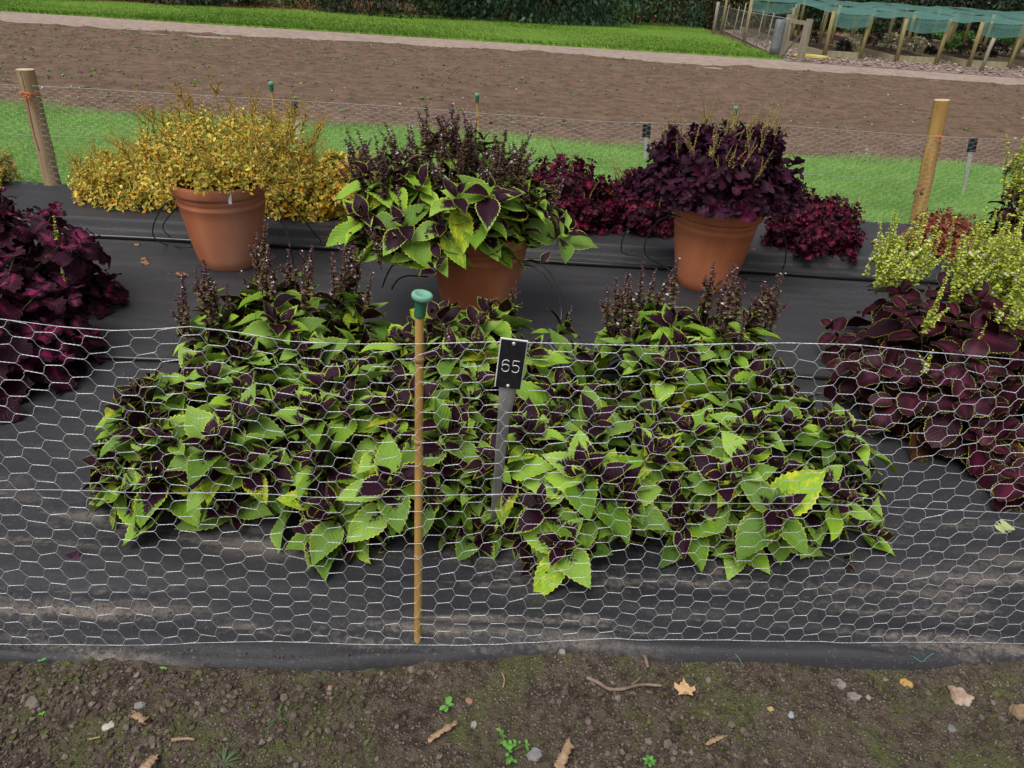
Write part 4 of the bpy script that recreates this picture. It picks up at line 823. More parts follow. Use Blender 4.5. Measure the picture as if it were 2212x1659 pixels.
q = gnd(735, 470, 0.06); fine_plant('golden coleus half hidden behind the leaves of the middle pot', (q[0] + 0.03, 4.95, 0.06), (0.30, 0.30, 0.40), 230, T_cut, M_gold, 204, YG_, SP_Y, 12, ssc=(0.4, 0.8))
q = gnd(-40, 395, 0.06); fine_plant('orange coleus cut by the left photo edge below the left post', (q[0] - 0.12, 5.05, 0.06), (0.36, 0.32, 0.36), 230, T_cut, M_gold, 205, YG_, SP_Y, 8, ssc=(0.4, 0.8))
BG_ = 'burgundy coleus on the membrane behind the pots'
q = gnd(1222, 505, 0.06); fine_plant('burgundy coleus between the middle pot and the right pot', (q[0], 4.92, 0.06), (0.34, 0.30, 0.46), 180, T_lobe, M_burg, 211, BG_, SP_B, 16, L=(0.025, 0.065))
q = gnd(1392, 510, 0.06); fine_plant('burgundy coleus partly hidden behind the left side of the right pot', (q[0], 5.0, 0.06), (0.30, 0.27, 0.38), 150, T_lobe, M_burg, 212, BG_, SP_B, 14, L=(0.025, 0.065))
q = gnd(1738, 530, 0.06); fine_plant('burgundy coleus to the right of the right pot', (q[0] + 0.02, 4.78, 0.06), (0.33, 0.28, 0.36), 180, T_lobe, M_burg, 213, BG_, SP_B, 10, L=(0.025, 0.065), ssc=(0.4, 0.9))
fine_plant('wine-dark coleus with tan flower spikes in the right pot', (PR[0] - 0.04, PR[1], 0.51), (0.46, 0.38, 0.40), 220, T_lobe, M_wine, 214, 'coleus growing in the terracotta pots', SP_B, 95, z0=0.0, low=-0.03, L=(0.035, 0.095), stem_base=(0, 0, 0), ssc=(0.7, 1.4))
q = gnd(1995, 520, 0.06); fine_plant('small orange-red coleus at the foot of the right wooden post', (q[0], 4.9, 0.06), (0.27, 0.24, 0.27), 170, T_small, M_rust, 215, None, None, 0, L=(0.02, 0.05), ratio=0.55)
# left frilled plum plants, right dark plants
PG_ = 'frilled plum coleus at the left of the bed'
for i, (x, y, rx, ry, h, n, lb) in enumerate(((-2.22, 2.62, 0.46, 0.44, 0.56, 60, 'frilled plum coleus cut by the left edge, nearest the front wire'), (-2.42, 3.22, 0.50, 0.44, 0.60, 60, 'frilled plum coleus with short lime spikes behind the nearest plum one'))):
    e, S, A, r = rosette_plant(lb, (x, y, 0.01), (rx, ry, h), n, T_frill, M_plum, 120 + i, PG_, pairs=4, L=(0.05, 0.15), ratio=0.74, gap=0.03, wave=0.09, fold=0.15, low=0.02, open_=(0.7, 1.7), filler=0.6)
    ix = r.choice(np.where(S[:, 2] > 0.3)[0], 12); put_spikes(e, SP_LS, S[ix], upw(A[ix], r), r.uniform(0.6, 1.3, 12), r)
DG_ = 'dark maroon coleus with lime leaf edges at the right of the bed'
for i, (x, y, rx, ry, h, n, ns, lb) in enumerate(((1.72, 2.72, 0.36, 0.40, 0.48, 34, 7, 'lime-edged maroon coleus at the left front of the maroon group'), (2.14, 2.40, 0.46, 0.44, 0.52, 36, 4, 'lime-edged maroon coleus in front, cut by the right photo edge'),
        (1.92, 3.15, 0.44, 0.42, 0.48, 34, 60, 'lime-edged maroon coleus topped with a mass of lime flower spikes'), (2.55, 3.14, 0.48, 0.44, 0.52, 36, 74, 'lime-spiked maroon coleus behind, cut by the right photo edge'))):
    e, S, A, r = rosette_plant(lb, (x, y, 0.01), (rx, ry, h), n, T_oval, M_dark, 140 + i, DG_, pairs=4, L=(0.085, 0.17), ratio=0.78, gap=0.035, wave=0.04, fold=0.1, low=0.03, open_=(0.8, 1.7), filler=0.7)
    ix = r.choice(np.where((S[:, 2] > (0.24 if i > 1 else 0.22)) & (S[:, 1] > (-0.2 if i > 1 else -0.5)))[0], ns); put_spikes(e, SP_L if i > 1 else SP_LS + SP_L[:1], S[ix] + r.normal(0, 1, (ns, 3)) * [0.08, 0.06, 0.02], upw(A[ix], r), r.uniform(0.7, 1.2, ns), r)
e, S, A, r = rosette_plant('maroon coleus with lime spikes in the pot at the right photo edge', (PE[0], PE[1], 0.42), (0.36, 0.36, 0.34), 40, T_oval, M_dark, 150, 'coleus growing in the terracotta pots', low=-0.05, z0=0.03, pairs=4, L=(0.05, 0.125), ratio=0.8, gap=0.03, wave=0.04, filler=0.5, stem_base=(0, 0, 0))
ix = r.choice(np.where(S[:, 2] > 0.15)[0], 44); put_spikes(e, SP_L, S[ix] + r.normal(0, 0.03, (44, 3)), upw(A[ix], r), r.uniform(0.8, 1.4, 44), r)

# ------------------------------------------------------------------ WIRE NETTING
def netting(name, label, x0, x1, yf, ztop, zbot, rows, pitch, mat, r_tw, r_st, amp, seed, twist=True, mid=True, cap_y=None, parts_extra=None):
    """hexagonal netting: twisted pairs run along the fence, single strands zigzag between them"""
    r = np.random.default_rng(seed); nc = int((x1 - x0) / (pitch / 2)); tw = pitch * 0.165
    e = empty(name, (0, 0, 0), label, 'wire netting', None)
    I, J = np.meshgrid(np.arange(nc), np.arange(rows + 1), indexing='ij'); odd = I % 2
    jj = J + 0.5 * odd
    jx = r.normal(0, 0.0014 if twist else 0.002, I.shape); jz = r.normal(0, 0.028, I.shape)
    def warp(s, t):   # s along, t in rows
        g = np.clip(t / rows, 0, 1); q = g * (1.16 - 0.16 * g); zt = ztop(s); zb = zbot(s); edge = np.minimum(1, np.minimum(g, 1 - g) * 6)
        dx = amp * 2.2 * fbm(s * 2.1, g * 2.4, seed, 2, 0.35) * edge; dz = amp * 1.5 * fbm(s * 2.2 + 9, g * 2.0, seed + 5, 2, 0.35) * edge
        return np.stack([s + dx, yf(s) + amp * 1.2 * fbm(s * 1.7, g * 2.0, seed + 8, 2), zb + (zt - zb) * q + dz], -1)
    cx = x0 + I * pitch / 2 + jx; T = np.clip(jj + jz * ((J > 0) | (odd == 1)), 0, rows)
    ok = jj <= rows + 1e-6; tilt = r.normal(0, 0.035, I.shape)
    Lp = warp(cx - tw, T - tilt); Rp = warp(cx + tw, T + tilt)
    V_ = []; F_ = []; cnt = 0
    def sweep(C, rad, ns):    # C (n,k,3) many polylines at once
        nonlocal cnt
        n, kk = C.shape[:2]; Tn = nrm(np.gradient(C, axis=1)); A = nrm(np.cross(Tn, np.broadcast_to([0, 1.0, 0.13], Tn.shape))); B = np.cross(Tn, A)
        a = np.arange(ns) * 2 * np.pi / ns
        V = C[:, :, None] + rad * (A[:, :, None] * np.cos(a)[:, None] + B[:, :, None] * np.sin(a)[:, None]); V_.append(V.reshape(-1, 3))
        i = (np.arange(n) * kk * ns)[:, None, None] + (np.arange(kk - 1) * ns)[None, :, None]; q = np.arange(ns)[None, None]; q2 = (q + 1) % ns
        F_.append((np.stack([i + q, i + q2, i + ns + q2, i + ns + q], -1) + cnt).reshape(-1, 4)); cnt += V.size // 3
    m = ok.ravel(); A0 = Lp.reshape(-1, 3)[m]; B0 = Rp.reshape(-1, 3)[m]
    if twist:
        t = np.linspace(0, 1, 10); ax = A0[:, None] * (1 - t)[None, :, None] + B0[:, None] * t[None, :, None]
        for s in (0, np.pi):
            ph = t * 2 * np.pi * 1.75 + s; off = r_tw * np.stack([0 * ph, np.cos(ph), np.sin(ph)], -1); sweep(ax + off[None], r_st, 4)
    else:
        sweep(np.stack([A0, B0], 1), r_tw, 3)
    Pd = []
    for dj in (0, 1):       # from right end of (i,j) to left end of its two neighbours
        i1 = I[:-1]; j1 = J[:-1]; j2 = np.where(i1 % 2 == 0, j1 - 1 + dj, j1 + dj)
        v = (j2 >= 0) & (j2 <= rows) & ok[:-1]; i2 = i1 + 1
        jn = j2 + 0.5 * (i2 % 2); v &= jn <= rows + 1e-6
        a = Rp[:-1][v]; b = Lp[i2[v], j2[v]]; Pd.append((a, b))
    a = np.concatenate([q[0] for q in Pd]); b = np.concatenate([q[1] for q in Pd])
    if twist:
        d = b - a; ex = np.array([1.0, 0, 0]); k_ = 0.22 * np.abs(d[:, :1])
        sweep(np.stack([a, a + d * 0.22 + ex * k_ * 0.55, a + d * 0.5 + r.normal(0, 0.0009, a.shape), a + d * 0.78 - ex * k_ * 0.55, b], 1), r_st * 1.08, 4)
    else: sweep(np.stack([a, b], 1), r_st, 3)
    build('mesh', np.concatenate(V_), [np.concatenate(F_)], mat, e)
    s = np.linspace(x0, x1, int((x1 - x0) / 0.012)); 
    def strand(t, rr, nm, tws):
        P = warp(s, np.full_like(s, t)) if t not in (0, rows) else warp(s, np.full_like(s, t)); 
        if tws:
            vs = [tube(P + rr * np.stack([0 * s, np.cos(s * 260 + q), np.sin(s * 260 + q)], -1), rr * 0.95, 4) for q in (0, np.pi)]; V, F = cat(vs)[:2]
        else: V, F = tube(P, rr, 4)
        build(nm, V, F, mat, e)
    strand(rows, r_tw * 1.15, 'top_wire', twist); strand(0, r_tw * 1.0, 'bottom_wire', twist)
    if mid: strand(rows * 0.5, r_st * 1.15, 'centre_wire', False)
    return e
FY = lambda X: 1.371 + 0.071 * np.asarray(X)
fs = []
for px, py in ((-250, 660), (0, 683), (130, 700), (250, 710), (330, 708), (413, 703), (520, 716), (620, 734), (760, 740), (905, 741), (1080, 738), (1250, 742), (1440, 746), (1560, 741), (1700, 739), (1850, 743), (1990, 757), (2212, 774), (2450, 790)):
    X = 0.0
    for _ in range(4): q = aty(px, py, float(FY(X))); X = q[0]
    fs.append(q)
fs = np.array(fs)
front = netting('front_wire_netting', 'galvanised hexagonal wire netting across the front of the bed', -2.75, 3.0, FY, lambda s: np.interp(s, fs[:, 0], fs[:, 2]), lambda s: memb_z(s, FY(s)) + 0.003, 20, 0.0935, M_wire, 0.00054, 0.00048, 0.012, 5)
BY = lambda X: 5.30 + 0.058 * np.asarray(X)
bs = []
for px, py in ((-300, 175), (0, 182), (120, 188), (330, 199), (600, 215), (830, 228), (1030, 244), (1300, 262), (1560, 270), (1700, 272), (1980, 292), (2212, 304), (2500, 318)):
    X = 0.0
    for _ in range(5): q = aty(px, py, float(BY(X))); X = q[0]
    bs.append(q)
bs = np.array(bs)
netting('back_wire_netting', 'wire netting across the back of the bed between the two wooden posts', -5.6, 5.9, BY, lambda s: np.interp(s, bs[:, 0], bs[:, 2]), lambda s: 0.03 + 0 * s, 18, 0.078, M_wire2, 0.0007, 0.0005, 0.012, 15, twist=False, mid=True)

# wooden posts with orange twine
def wood_post(base, top, rad, mat, label, knots=()):
    base = np.asarray(base); top = np.asarray(top); e = empty('fence_post', tuple(base), label, 'post', 'round wooden posts of the back netting'); d = top - base; n = 9
    P = d[None] * np.linspace(-0.08, 1, n)[:, None] + 0.0012 * np.random.default_rng(3).normal(size=(n, 3)) * [1, 1, 0]; P[-1] = d; P[-2] = d * 0.92; V, F = tube(P, rad, 20, False); build('shaft', V, F, mat, e)
    u = d / np.linalg.norm(d); x = nrm(np.cross(u, [0, 1.0, 0])); y = np.cross(u, x)
    a = np.arange(20) * 2 * np.pi / 20; V = np.concatenate([[d + u * 0.001], d + u * 0.0005 + (x * np.cos(a)[:, None] + y * np.sin(a)[:, None]) * rad * 0.995]); F = np.array([[0, 1 + k, 1 + (k + 1) % 20] for k in range(20)]); build('cut_top', V, F, M_endgrain, e)
    return e, d, x, y, u
def twine(at, x, y, rad, label, seed):
    r = np.random.default_rng(seed); a = np.linspace(0, 2 * np.pi, 40); parts = []
    for q in (0, 0.008): parts.append(tube(np.array([at + (x * np.cos(t) + y * np.sin(t)) * (rad + 0.004) + np.array([0, 0, q + 0.012 * math.sin(t + 0.6)]) for t in a]), 0.003, 5))
    k = at + y * -(rad + 0.008) if False else at + np.array([0.01, -rad - 0.008, 0])
    for s in (-1, 1):
        parts.append(tube(spline([k, k + [0.022 * s, -0.01, 0.018], k + [0.03 * s, -0.012, -0.008], k + [0.003, -0.004, 0]], 6), 0.0028, 5)); parts.append(tube(spline([k, k + [0.012 * s, -0.008, -0.03], k + [0.02 * s, -0.004, -0.06 - 0.02 * s]], 6), 0.0026, 5))
    V, F = cat(parts)[:2]; tag(build('twine', V, F, M_twine), label, 'twine', 'orange twine ties on the posts')
b_ = gnd(117, 408, 0.03); t_ = aty(54, 150, b_[1]); e, d, x, y, u = wood_post(b_, t_, 0.054, M_post, 'pale weathered wooden post at the left of the back netting')
c = aty(66, 203, b_[1]); twine(c, x, y, 0.054, 'orange twine tied round the left wooden post', 1)
crack = tube([b_ + d * f_ + np.array([0.006 * math.sin(f_ * 9) - 0.004, -0.0545, 0]) for f_ in np.linspace(0.35, 0.99, 12)], 0.0022, 5); o_ = build('drying_crack', *crack[:2], M_knot, e); o_.location = -np.array(b_)
b2 = gnd(1982, 470, 0.03); t2 = aty(2035, 216, b2[1]); e, d, x, y, u = wood_post(b2, t2, 0.053, M_post2, 'fresh yellow wooden post with knots at the right of the back netting')
c = aty(2021, 296, b2[1]); twine(c, x, y, 0.053, 'orange twine tied round the right wooden post', 2)
for px, py, rr in ((1995, 413, 0.018), (1977, 415, 0.011)):
    q = aty(px, py, b2[1] - 0.047) - b2; V, F = lathe([(0.001, 0), (rr * 0.5, 0.002), (rr, 0.003), (rr * 1.3, -0.008)], 14); V = V[:, [0, 2, 1]] * [1, -1, 1.5] + q; build('knot', V, [f[:, ::-1] for f in F], M_knot, e)

# canes with green caps
def cane(base, top, rad, label, cap_r, cap_h, disc=True, capmat=None, tiltv=(0, 0)):
    e = empty('bamboo_cane', tuple(base), label, 'cane', 'bamboo canes with green caps'); d = np.asarray(top) - np.asarray(base); L_ = np.linalg.norm(d); u = d / L_
    f = np.linspace(-0.05, 1, 60); rr = rad * (1.06 - 0.12 * f); P = d[None] * f[:, None]; V, F = tube(P, rr, 14); build('shaft', V, F, M_bamboo, e)
    for fn in (0.105, 0.315, 0.66, 0.87) if L_ < 1.2 else (0.1, 0.3, 0.5, 0.72, 0.9):
        Q = d * fn; V, F = tube([Q - u * 0.006, Q - u * 0.002, Q + u * 0.002, Q + u * 0.006], np.array([1.0, 1.12, 1.12, 1.0]) * rad * 1.03, 14); build('node_ring', V, F, M_node, e)
    prof = [(0.001, -0.002), (cap_r * 0.52, 0.0), (cap_r * 0.55, 0.003), (cap_r * 0.56, cap_h * 0.62), (cap_r * 0.60, cap_h * 0.72)]
    V, F = lathe(prof, 24); cb = build('cap', V, F, M_capd if disc else (capmat or M_capd), e)
    pr2 = [(cap_r * 0.58, cap_h * 0.715), (cap_r * 0.92, cap_h * 0.76), (cap_r * 1.0, cap_h * 0.84), (cap_r * 0.99, cap_h * 0.93), (cap_r * 0.92, cap_h * 0.98), (cap_r * 0.6, cap_h * 0.99), (cap_r * 0.55, cap_h * 0.955), (0.001, cap_h * 0.955)] if disc else [(cap_r * 0.60, cap_h * 0.72), (cap_r * 0.66, cap_h * 0.9), (cap_r * 0.64, cap_h), (0.001, cap_h)]
    V, F = lathe(pr2, 28); cd = build('cap_disc', V, F, M_cap, cb)
    cb.location = d - u * (cap_h * 0.55); cb.rotation_euler = (tiltv[0], tiltv[1], 0); return e
b_ = gnd(901, 1400); b_[1] += 0.016; t_ = aty(906, 655, b_[1]); cane(b_, t_, 0.0095, 'bamboo cane with a pale green disc cap behind the front netting', 0.0215, 0.052, True, None, (0.02, 0.13))
for (px, py), (bx, by), lb in (((585.5, 186), (600, 292), 'thin cane with a dark green cap beyond the golden coleus in the pot'), ((1030, 210), (1034, 300), 'cane with a green cap peeping above the tall purple flower spikes'), ((1588, 238), (1584, 302), 'thin cane with a green cap beyond the wine-dark coleus')):
    b_ = gnd(bx, by); Y = 7.4 if px < 1000 else 8.2; t_ = aty(px, py, Y); b_ = aty(bx, by, Y); b_[2] = -0.02; b_[0] = t_[0] + (b_[0] - t_[0]) * 1.0
    cane(b_, t_, 0.012, lb, 0.036, 0.085, False, M_capd)

# number marker
TL, TR, BR, BL = [np.array(q, float) for q in ((1081.7, 730.4), (1140.4, 738), (1125.4, 843.9), (1067.3, 835.4))]
e = empty('plot_marker', (0, 0, 0), 'black plate numbered 65 on a grey metal stake, before the netting', 'marker', 'numbered plot markers')
pt = aty(*((TL + TR) / 2), 1.335); pb = aty(*((BL + BR) / 2), 1.352); up = pt - pb; hgt = np.linalg.norm(up); up /= hgt
xl = (aty(*((TL + BL) / 2), 1.343)); xr = aty(*((TR + BR) / 2), 1.343); xd = xr - xl; wdt = np.linalg.norm(xd); xd = nrm(xd - up * (xd @ up)); nn_ = np.cross(xd, up); cen = (pt + pb) / 2
MM = np.eye(4); MM[:3, 0] = xd; MM[:3, 1] = -nn_; MM[:3, 2] = up; MM[:3, 3] = cen   # local x right, y away from viewer, z up
V, F = bpy_box(wdt, 0.0024, hgt, 0.0006); V = V + np.array([0, 0.0028, 0]); build('backing', *xf((V, F), MM), M_white, e, smooth=False)
V, F = bpy_box(wdt - 0.0042, 0.0024, hgt - 0.0042, 0.0004); plate = build('number_plate', *xf((V, F), MM), M_plate, e, smooth=False)
def stroke(pts, sc, ox, oz): return tube(np.array([[ox + p[0] * sc, -0.0016, oz + p[1] * sc] for p in pts]), 0.00075, 6)
def arc(cx, cz, rx, rz, a0, a1, n=14): return [(cx + rx * math.cos(math.radians(a)), cz + rz * math.sin(math.radians(a))) for a in np.linspace(a0, a1, n)]
six = arc(0.0, 0.62, 0.25, 0.30, 28, 180, 12) + [(-0.25, 0.3)] + arc(0, -0.02 + 0.24, 0.25, 0.25, 180, 540, 26)[1:]
six = arc(0.0, 0.74, 0.25, 0.26, 30, 180, 12) + [(-0.25, 0.5), (-0.25, 0.25)] + arc(0, 0.25, 0.25, 0.25, 180, 360, 14) + [(0.25, 0.40)] + arc(0, 0.40, 0.25, 0.22, 0, 172, 12)
five = [(0.25, 1.0), (-0.19, 1.0), (-0.22, 0.56)] + arc(0, 0.42, 0.25, 0.20, 140, 0, 10) + [(0.25, 0.25)] + arc(0, 0.25, 0.25, 0.25, 0, -150, 12)
hN = 0.0292 * 1.0; V, F = cat([stroke(six, hN, -0.0102, -0.017), stroke(five, hN, 0.0102, -0.017)])[:2]; build('numeral', *xf((V, F), MM), M_white, plate)
for z_ in (hgt / 2 - 0.0085, -hgt / 2 + 0.0085):
    V, F = lathe([(0.0042, 0), (0.0040, 0.0012), (0.0028, 0.0024), (0.0012, 0.0026), (0.0008, 0.0019), (0.0001, 0.0018)], 16); V = V[:, [0, 2, 1]] * [1, -1, 1] + [0.0, -0.0012, z_]; build('rivet', *xf((V, [f[:, ::-1] for f in F]), MM), M_rivet, plate)
s0 = aty(1100, 800, 1.356); s1 = aty(1096, 850, 1.361); s2 = aty(1088, 905, 1.42); s3 = aty(1070, 1098, 1.72); dd = nrm(s3 - s2); s4 = s3 + dd * 0.26
P = np.array([s0, s1, s2, s3, s4]); wds = np.array([0.021, 0.018, 0.0138, 0.0125, 0.0115]); Vs = []
for p_, w_ in zip(P, wds):
    for sx in (-1, -0.45, 0.45, 1): Vs.append(p_ + xd * w_ * sx + nn_ * (0.0016 if abs(sx) < 1 else -0.0005))
    for sx in (1, 0.45, -0.45, -1): Vs.append(p_ + xd * w_ * sx - nn_ * 0.0026)
n8 = 8; i = np.arange(4)[:, None] * n8; k = np.arange(8)[None]; k2 = (k + 1) % 8; F = np.stack([i + k, i + k2, i + n8 + k2, i + n8 + k], -1).reshape(-1, 4); build('stake', np.array(Vs), [F], M_alu, e)
# markers of the next bed seen from behind
def back_marker(top, bot, Y, label):
    t_ = aty(*top, Y); b_ = aty(*bot, Y); d = t_ - b_; L_ = np.linalg.norm(d); u = d / L_; x = nrm(np.cross(u, [0, 1.0, 0])); x = x if x[0] > 0 else -x; n_ = np.cross(u, x); e = empty('plot_marker', tuple(b_), label, 'marker', 'numbered plot markers'); MM = np.eye(4)
    MM[:3, 0] = x; MM[:3, 1] = n_; MM[:3, 2] = u; MM[:3, 3] = d - u * 0.055
    V, F = bpy_box(0.066, 0.004, 0.125, 0.0008); build('number_plate', *xf((V, F), MM), M_plate, e, smooth=False)
    for s in (-1, 1): V, F = bpy_box(0.010, 0.006, 0.128, 0.0008); build('plate_flange', *xf((V + [s * 0.034, -0.006, 0], F), MM), M_plate, e, smooth=False)
    V, F = bpy_box(0.026, 0.004, L_ - 0.11 + 0.12, 0.0008); V = V * np.where(V[:, 2:3] > 0, [[1.35, 1, 1]], [[0.9, 1, 1]]); MM[:3, 3] = u * ((L_ - 0.11) / 2 - 0.06 - 0.0); build('stake', *xf((V, F), MM), M_alu, e, smooth=False)
back_marker((634, 222), (648, 306), 7.2, 'black and silver marker turned away, right of the cane beyond the golden coleus')
back_marker((1397, 270), (1394, 330), 7.5, 'black and silver marker turned away, behind the wine-dark coleus')
back_marker((2102, 300), (2083, 405), 7.0, 'black and silver marker turned away, right of the yellow wooden post')

# ------------------------------------------------------------------ PIPES AND DRIP TUBES
def pipe(name, label, pts, rad, z, seed=0):
    P = [];  r = np.random.default_rng(seed)
    for px, py in pts: q = gnd(px, py, z); P.append(q)
    P = spline(P, 12); P[:, 2] = np.array([memb_z(np.array(a), np.array(b)) for a, b, _ in P]) + rad + 0.002
    P[:, 1] += 0.004 * np.sin(P[:, 0] * 5 + seed); V, F = tube(P, rad, 10); return tag(build(name, V, F, M_tube), label, 'pipe', 'black irrigation pipes along the bed')
pipe('irrigation_pipe', 'thick black pipe lying behind the pots along the step', [(-500, 478), (-150, 495), (0, 505), (200, 512), (450, 524), (700, 538), (1000, 556), (1250, 571), (1600, 588), (1900, 606), (2300, 625), (2700, 645)], 0.014, 0.02, 1)
pipe('irrigation_pipe', 'thinner black pipe running between the middle and front plants', [(-400, 740), (-100, 757), (150, 772), (400, 783), (800, 793), (1250, 803), (1640, 813), (1830, 822), (2212, 838), (2500, 850)], 0.0095, 0.015, 2)
DGp = 'thin black drip tubes feeding the pots'
def drip(label, pts, rad=0.0035):
    V, F = tube(spline([aty(*p) for p in pts], 14), rad, 7); tag(build('drip_tube', V, F, M_tube), label, 'drip tube', DGp)
y1 = PL[1]
drip('thin black drip tube looping from the left pot down to its left', [(400, 425, y1 - .05), (358, 440, y1 - .05), (332, 485, y1), (335, 515, y1 + .05), (365, 530, 4.22), (405, 534, 4.1), (420, 530, 4.15)])
drip('thin black drip tube bent under the golden mound at the left pot', [(405, 430, y1 - .1), (375, 455, y1), (352, 490, y1 + .1), (370, 512, 4.4), (398, 518, 4.33)])
drip('straight black drip tube slanting from the left pot rim to the membrane', [(583, 428, y1 - .12), (600, 445, y1 - .1), (615, 490, y1 - .2), (628, 540, y1 - .35), (634, 572, 3.99)])
drip('black drip tube slanting far right from the left pot to the pipe', [(606, 420, y1 + .1), (640, 455, y1 + .15), (680, 505, y1 + .2), (693, 522, 4.38), (680, 534, 4.28), (640, 528, 4.33), (590, 523, 4.36)])
yc = PC[1]
drip('outer black drip tube arching down the right side of the middle pot', [(1110, 572, yc), (1150, 562, yc - .05), (1185, 585, yc - .1), (1212, 630, yc - .2), (1222, 668, yc - .3), (1222, 690, yc - .35)], 0.0038)
drip('inner black drip tube arching down the right side of the middle pot', [(1105, 580, yc - .03), (1140, 573, yc - .1), (1175, 592, yc - .15), (1203, 635, yc - .25), (1212, 668, yc - .33), (1212, 692, yc - .37)], 0.0038)
drip('black drip tube arching down the left side of the middle pot', [(925, 575, yc), (880, 560, yc - .05), (850, 572, yc - .1), (835, 596, yc - .2), (826, 620, yc - .28)], 0.0038)
drip('short black drip tube close to the left side of the middle pot', [(925, 598, yc - .05), (880, 596, yc - .1), (858, 606, yc - .15), (846, 625, yc - .2)], 0.0038)
yr = PR[1]
drip('black drip tube drawn in a wide loop right of the right pot', [(1636, 470, yr - .1), (1665, 462, yr - .1), (1690, 500, yr - .12), (1698, 545, yr - .1), (1688, 585, yr - .05), (1655, 606, 4.03), (1618, 605, 4.0), (1590, 592, 4.1)], 0.0036)
drip('outer black drip tube arching left from the right pot', [(1452, 462, yr - .1), (1425, 455, yr - .1), (1385, 468, yr - .05), (1350, 505, yr), (1342, 540, yr + .05), (1352, 549, 4.47), (1390, 555, 4.4)], 0.0036)
drip('inner black drip tube arching left from the right pot', [(1470, 468, yr - .15), (1445, 465, yr - .15), (1415, 485, yr - .12), (1395, 520, yr - .1), (1393, 545, yr - .05), (1405, 560, 4.35), (1435, 575, 4.2), (1450, 588, 4.1)], 0.0036)
# green twine ends at the foot of the netting
for pts, lb in ((([2745, 2525], [2800, 2527], [2826, 2510], [2850, 2530], [2885, 2570], [2905, 2605]), 'frayed green twine hanging at the netting foot left of centre right'), (([3560, 2560], [3600, 2585], [3625, 2565], [3670, 2540], [3700, 2530]), 'curl of green twine under the netting near the right edge')):
    P = [gnd(a / 1.80832, b / 1.80832, 0.016) for a, b in pts]; V, F = tube(spline(P, 8), 0.0011, 5); tag(build('twine', V, F, M_gtwine), lb, 'twine', 'green twine scraps at the netting foot')

# ------------------------------------------------------------------ LITTER ON THE MEMBRANE, STONES, TWIGS, SEEDLINGS
def fallen(px, py, L, W, col, label, tpl=None, mat=None, rot=None, bend=0.8, name='fallen_leaf', zz=None, group='fallen leaves on the membrane'):
    r = np.random.default_rng(int(px * 7 + py)); q = gnd(px, py, 0.01); z = float(memb_z(np.array(q[0]), np.array(q[1]))) if zz is None else zz; q = gnd(px, py, z + 0.006); a = rot if rot is not None else r.uniform(0, 6.28)
    V, F, UV, C = leaves(tpl or T_lobe, [q], [[math.cos(a), math.sin(a), 0.25]], [[0, 0, 1.0]], L, W, bend, 0.25, 0.12, np.array([[*col, 1]]), int(px)); V[:, 2] = np.maximum(V[:, 2], z + 0.002)
    tag(build(name, V, F, mat or M_seed, uv=UV, col=C), label, 'leaf', group)
FL = [(380, 596, .10, .05, (.32, .17, .10), 'pale brown curled leaf on the membrane left of the left pot'), (309, 567, .06, .05, (.30, .16, .09), 'tiny brown leaf scrap near the thick pipe at left'), (318, 558, .05, .04, (.26, .15, .08), 'brown leaf scrap just behind the tiny one at left'),
 (298, 525, .05, .05, (.28, .14, .07), 'orange-brown leaf by the thick pipe at left'), (455, 617, .055, .045, (.42, .50, .14), 'pale green fallen flower tuft in front of the left pot'), (1237, 570, .07, .05, (.30, .03, .12), 'magenta fallen leaf beside the thick pipe'),
 (1628, 540, .07, .035, (.25, .05, .09), 'magenta fallen leaf stalk right of the right pot'), (1790, 573, .04, .04, (.13, .05, .03), 'small brown curl on the pipe at the right'), (1880, 522, .17, .07, (.26, .17, .11), 'dry tan leaf flat on the membrane below the right post'),
 (1362, 500, .05, .04, (.40, .26, .15), 'brown scrap by the step behind the right pot'), (722, 560, .05, .04, (.30, .15, .07), 'brown scrap on the membrane left of the middle pot'), (700, 515, .06, .05, (.35, .18, .08), 'orange scrap under the golden coleus'), (48, 478, .07, .05, (.36, .28, .16), 'pale dry leaf under the left post'),
 (670, 572, .05, .04, (.28, .14, .06), 'brown scrap near the end of the slanting drip tube'), (640, 595, .05, .04, (.25, .13, .06), 'brown scrap beside the purple spikes'),
 (160, 1188, .07, .045, (.05, .012, .03), 'dark purple fallen leaf on the membrane at lower left'), (2178, 1138, .07, .06, (.40, .45, .20), 'pale green withered leaf on the membrane at the right edge'), (470, 1530, .03, .03, (.3, .16, .08), 'x'), (1690, 1005, .04, .03, (.25, .16, .1), 'x')]
for px, py, L, W, c, lb in FL:
    if lb != 'x': fallen(px, py, L * 0.72, W * 0.72, c, lb)
n = 260; X = rng.uniform(-3, 3, n); Y = rng.uniform(3.2, 5.2, n); a = rng.uniform(0, 6.28, n); cc = np.array([0.22, 0.13, 0.08]) * rng.uniform(0.5, 1.7, (n, 1))
V, F, UV, C = leaves(T_dia, np.stack([X, Y, memb_z(X, Y) + 0.003], -1), np.stack([np.cos(a), np.sin(a), a * 0 + 0.15], -1), np.tile([0, 0, 1.0], (n, 1)), rng.uniform(0.004, 0.016, n), rng.uniform(0.003, 0.012, n), 0.4, 0.1, 0, np.c_[cc, np.ones(n)])
tag(build('leaf_crumbs', V, F, M_seed, uv=UV, col=C), 'brown leaf crumbs scattered over the membrane round the pots', 'leaf crumbs', kind='stuff')

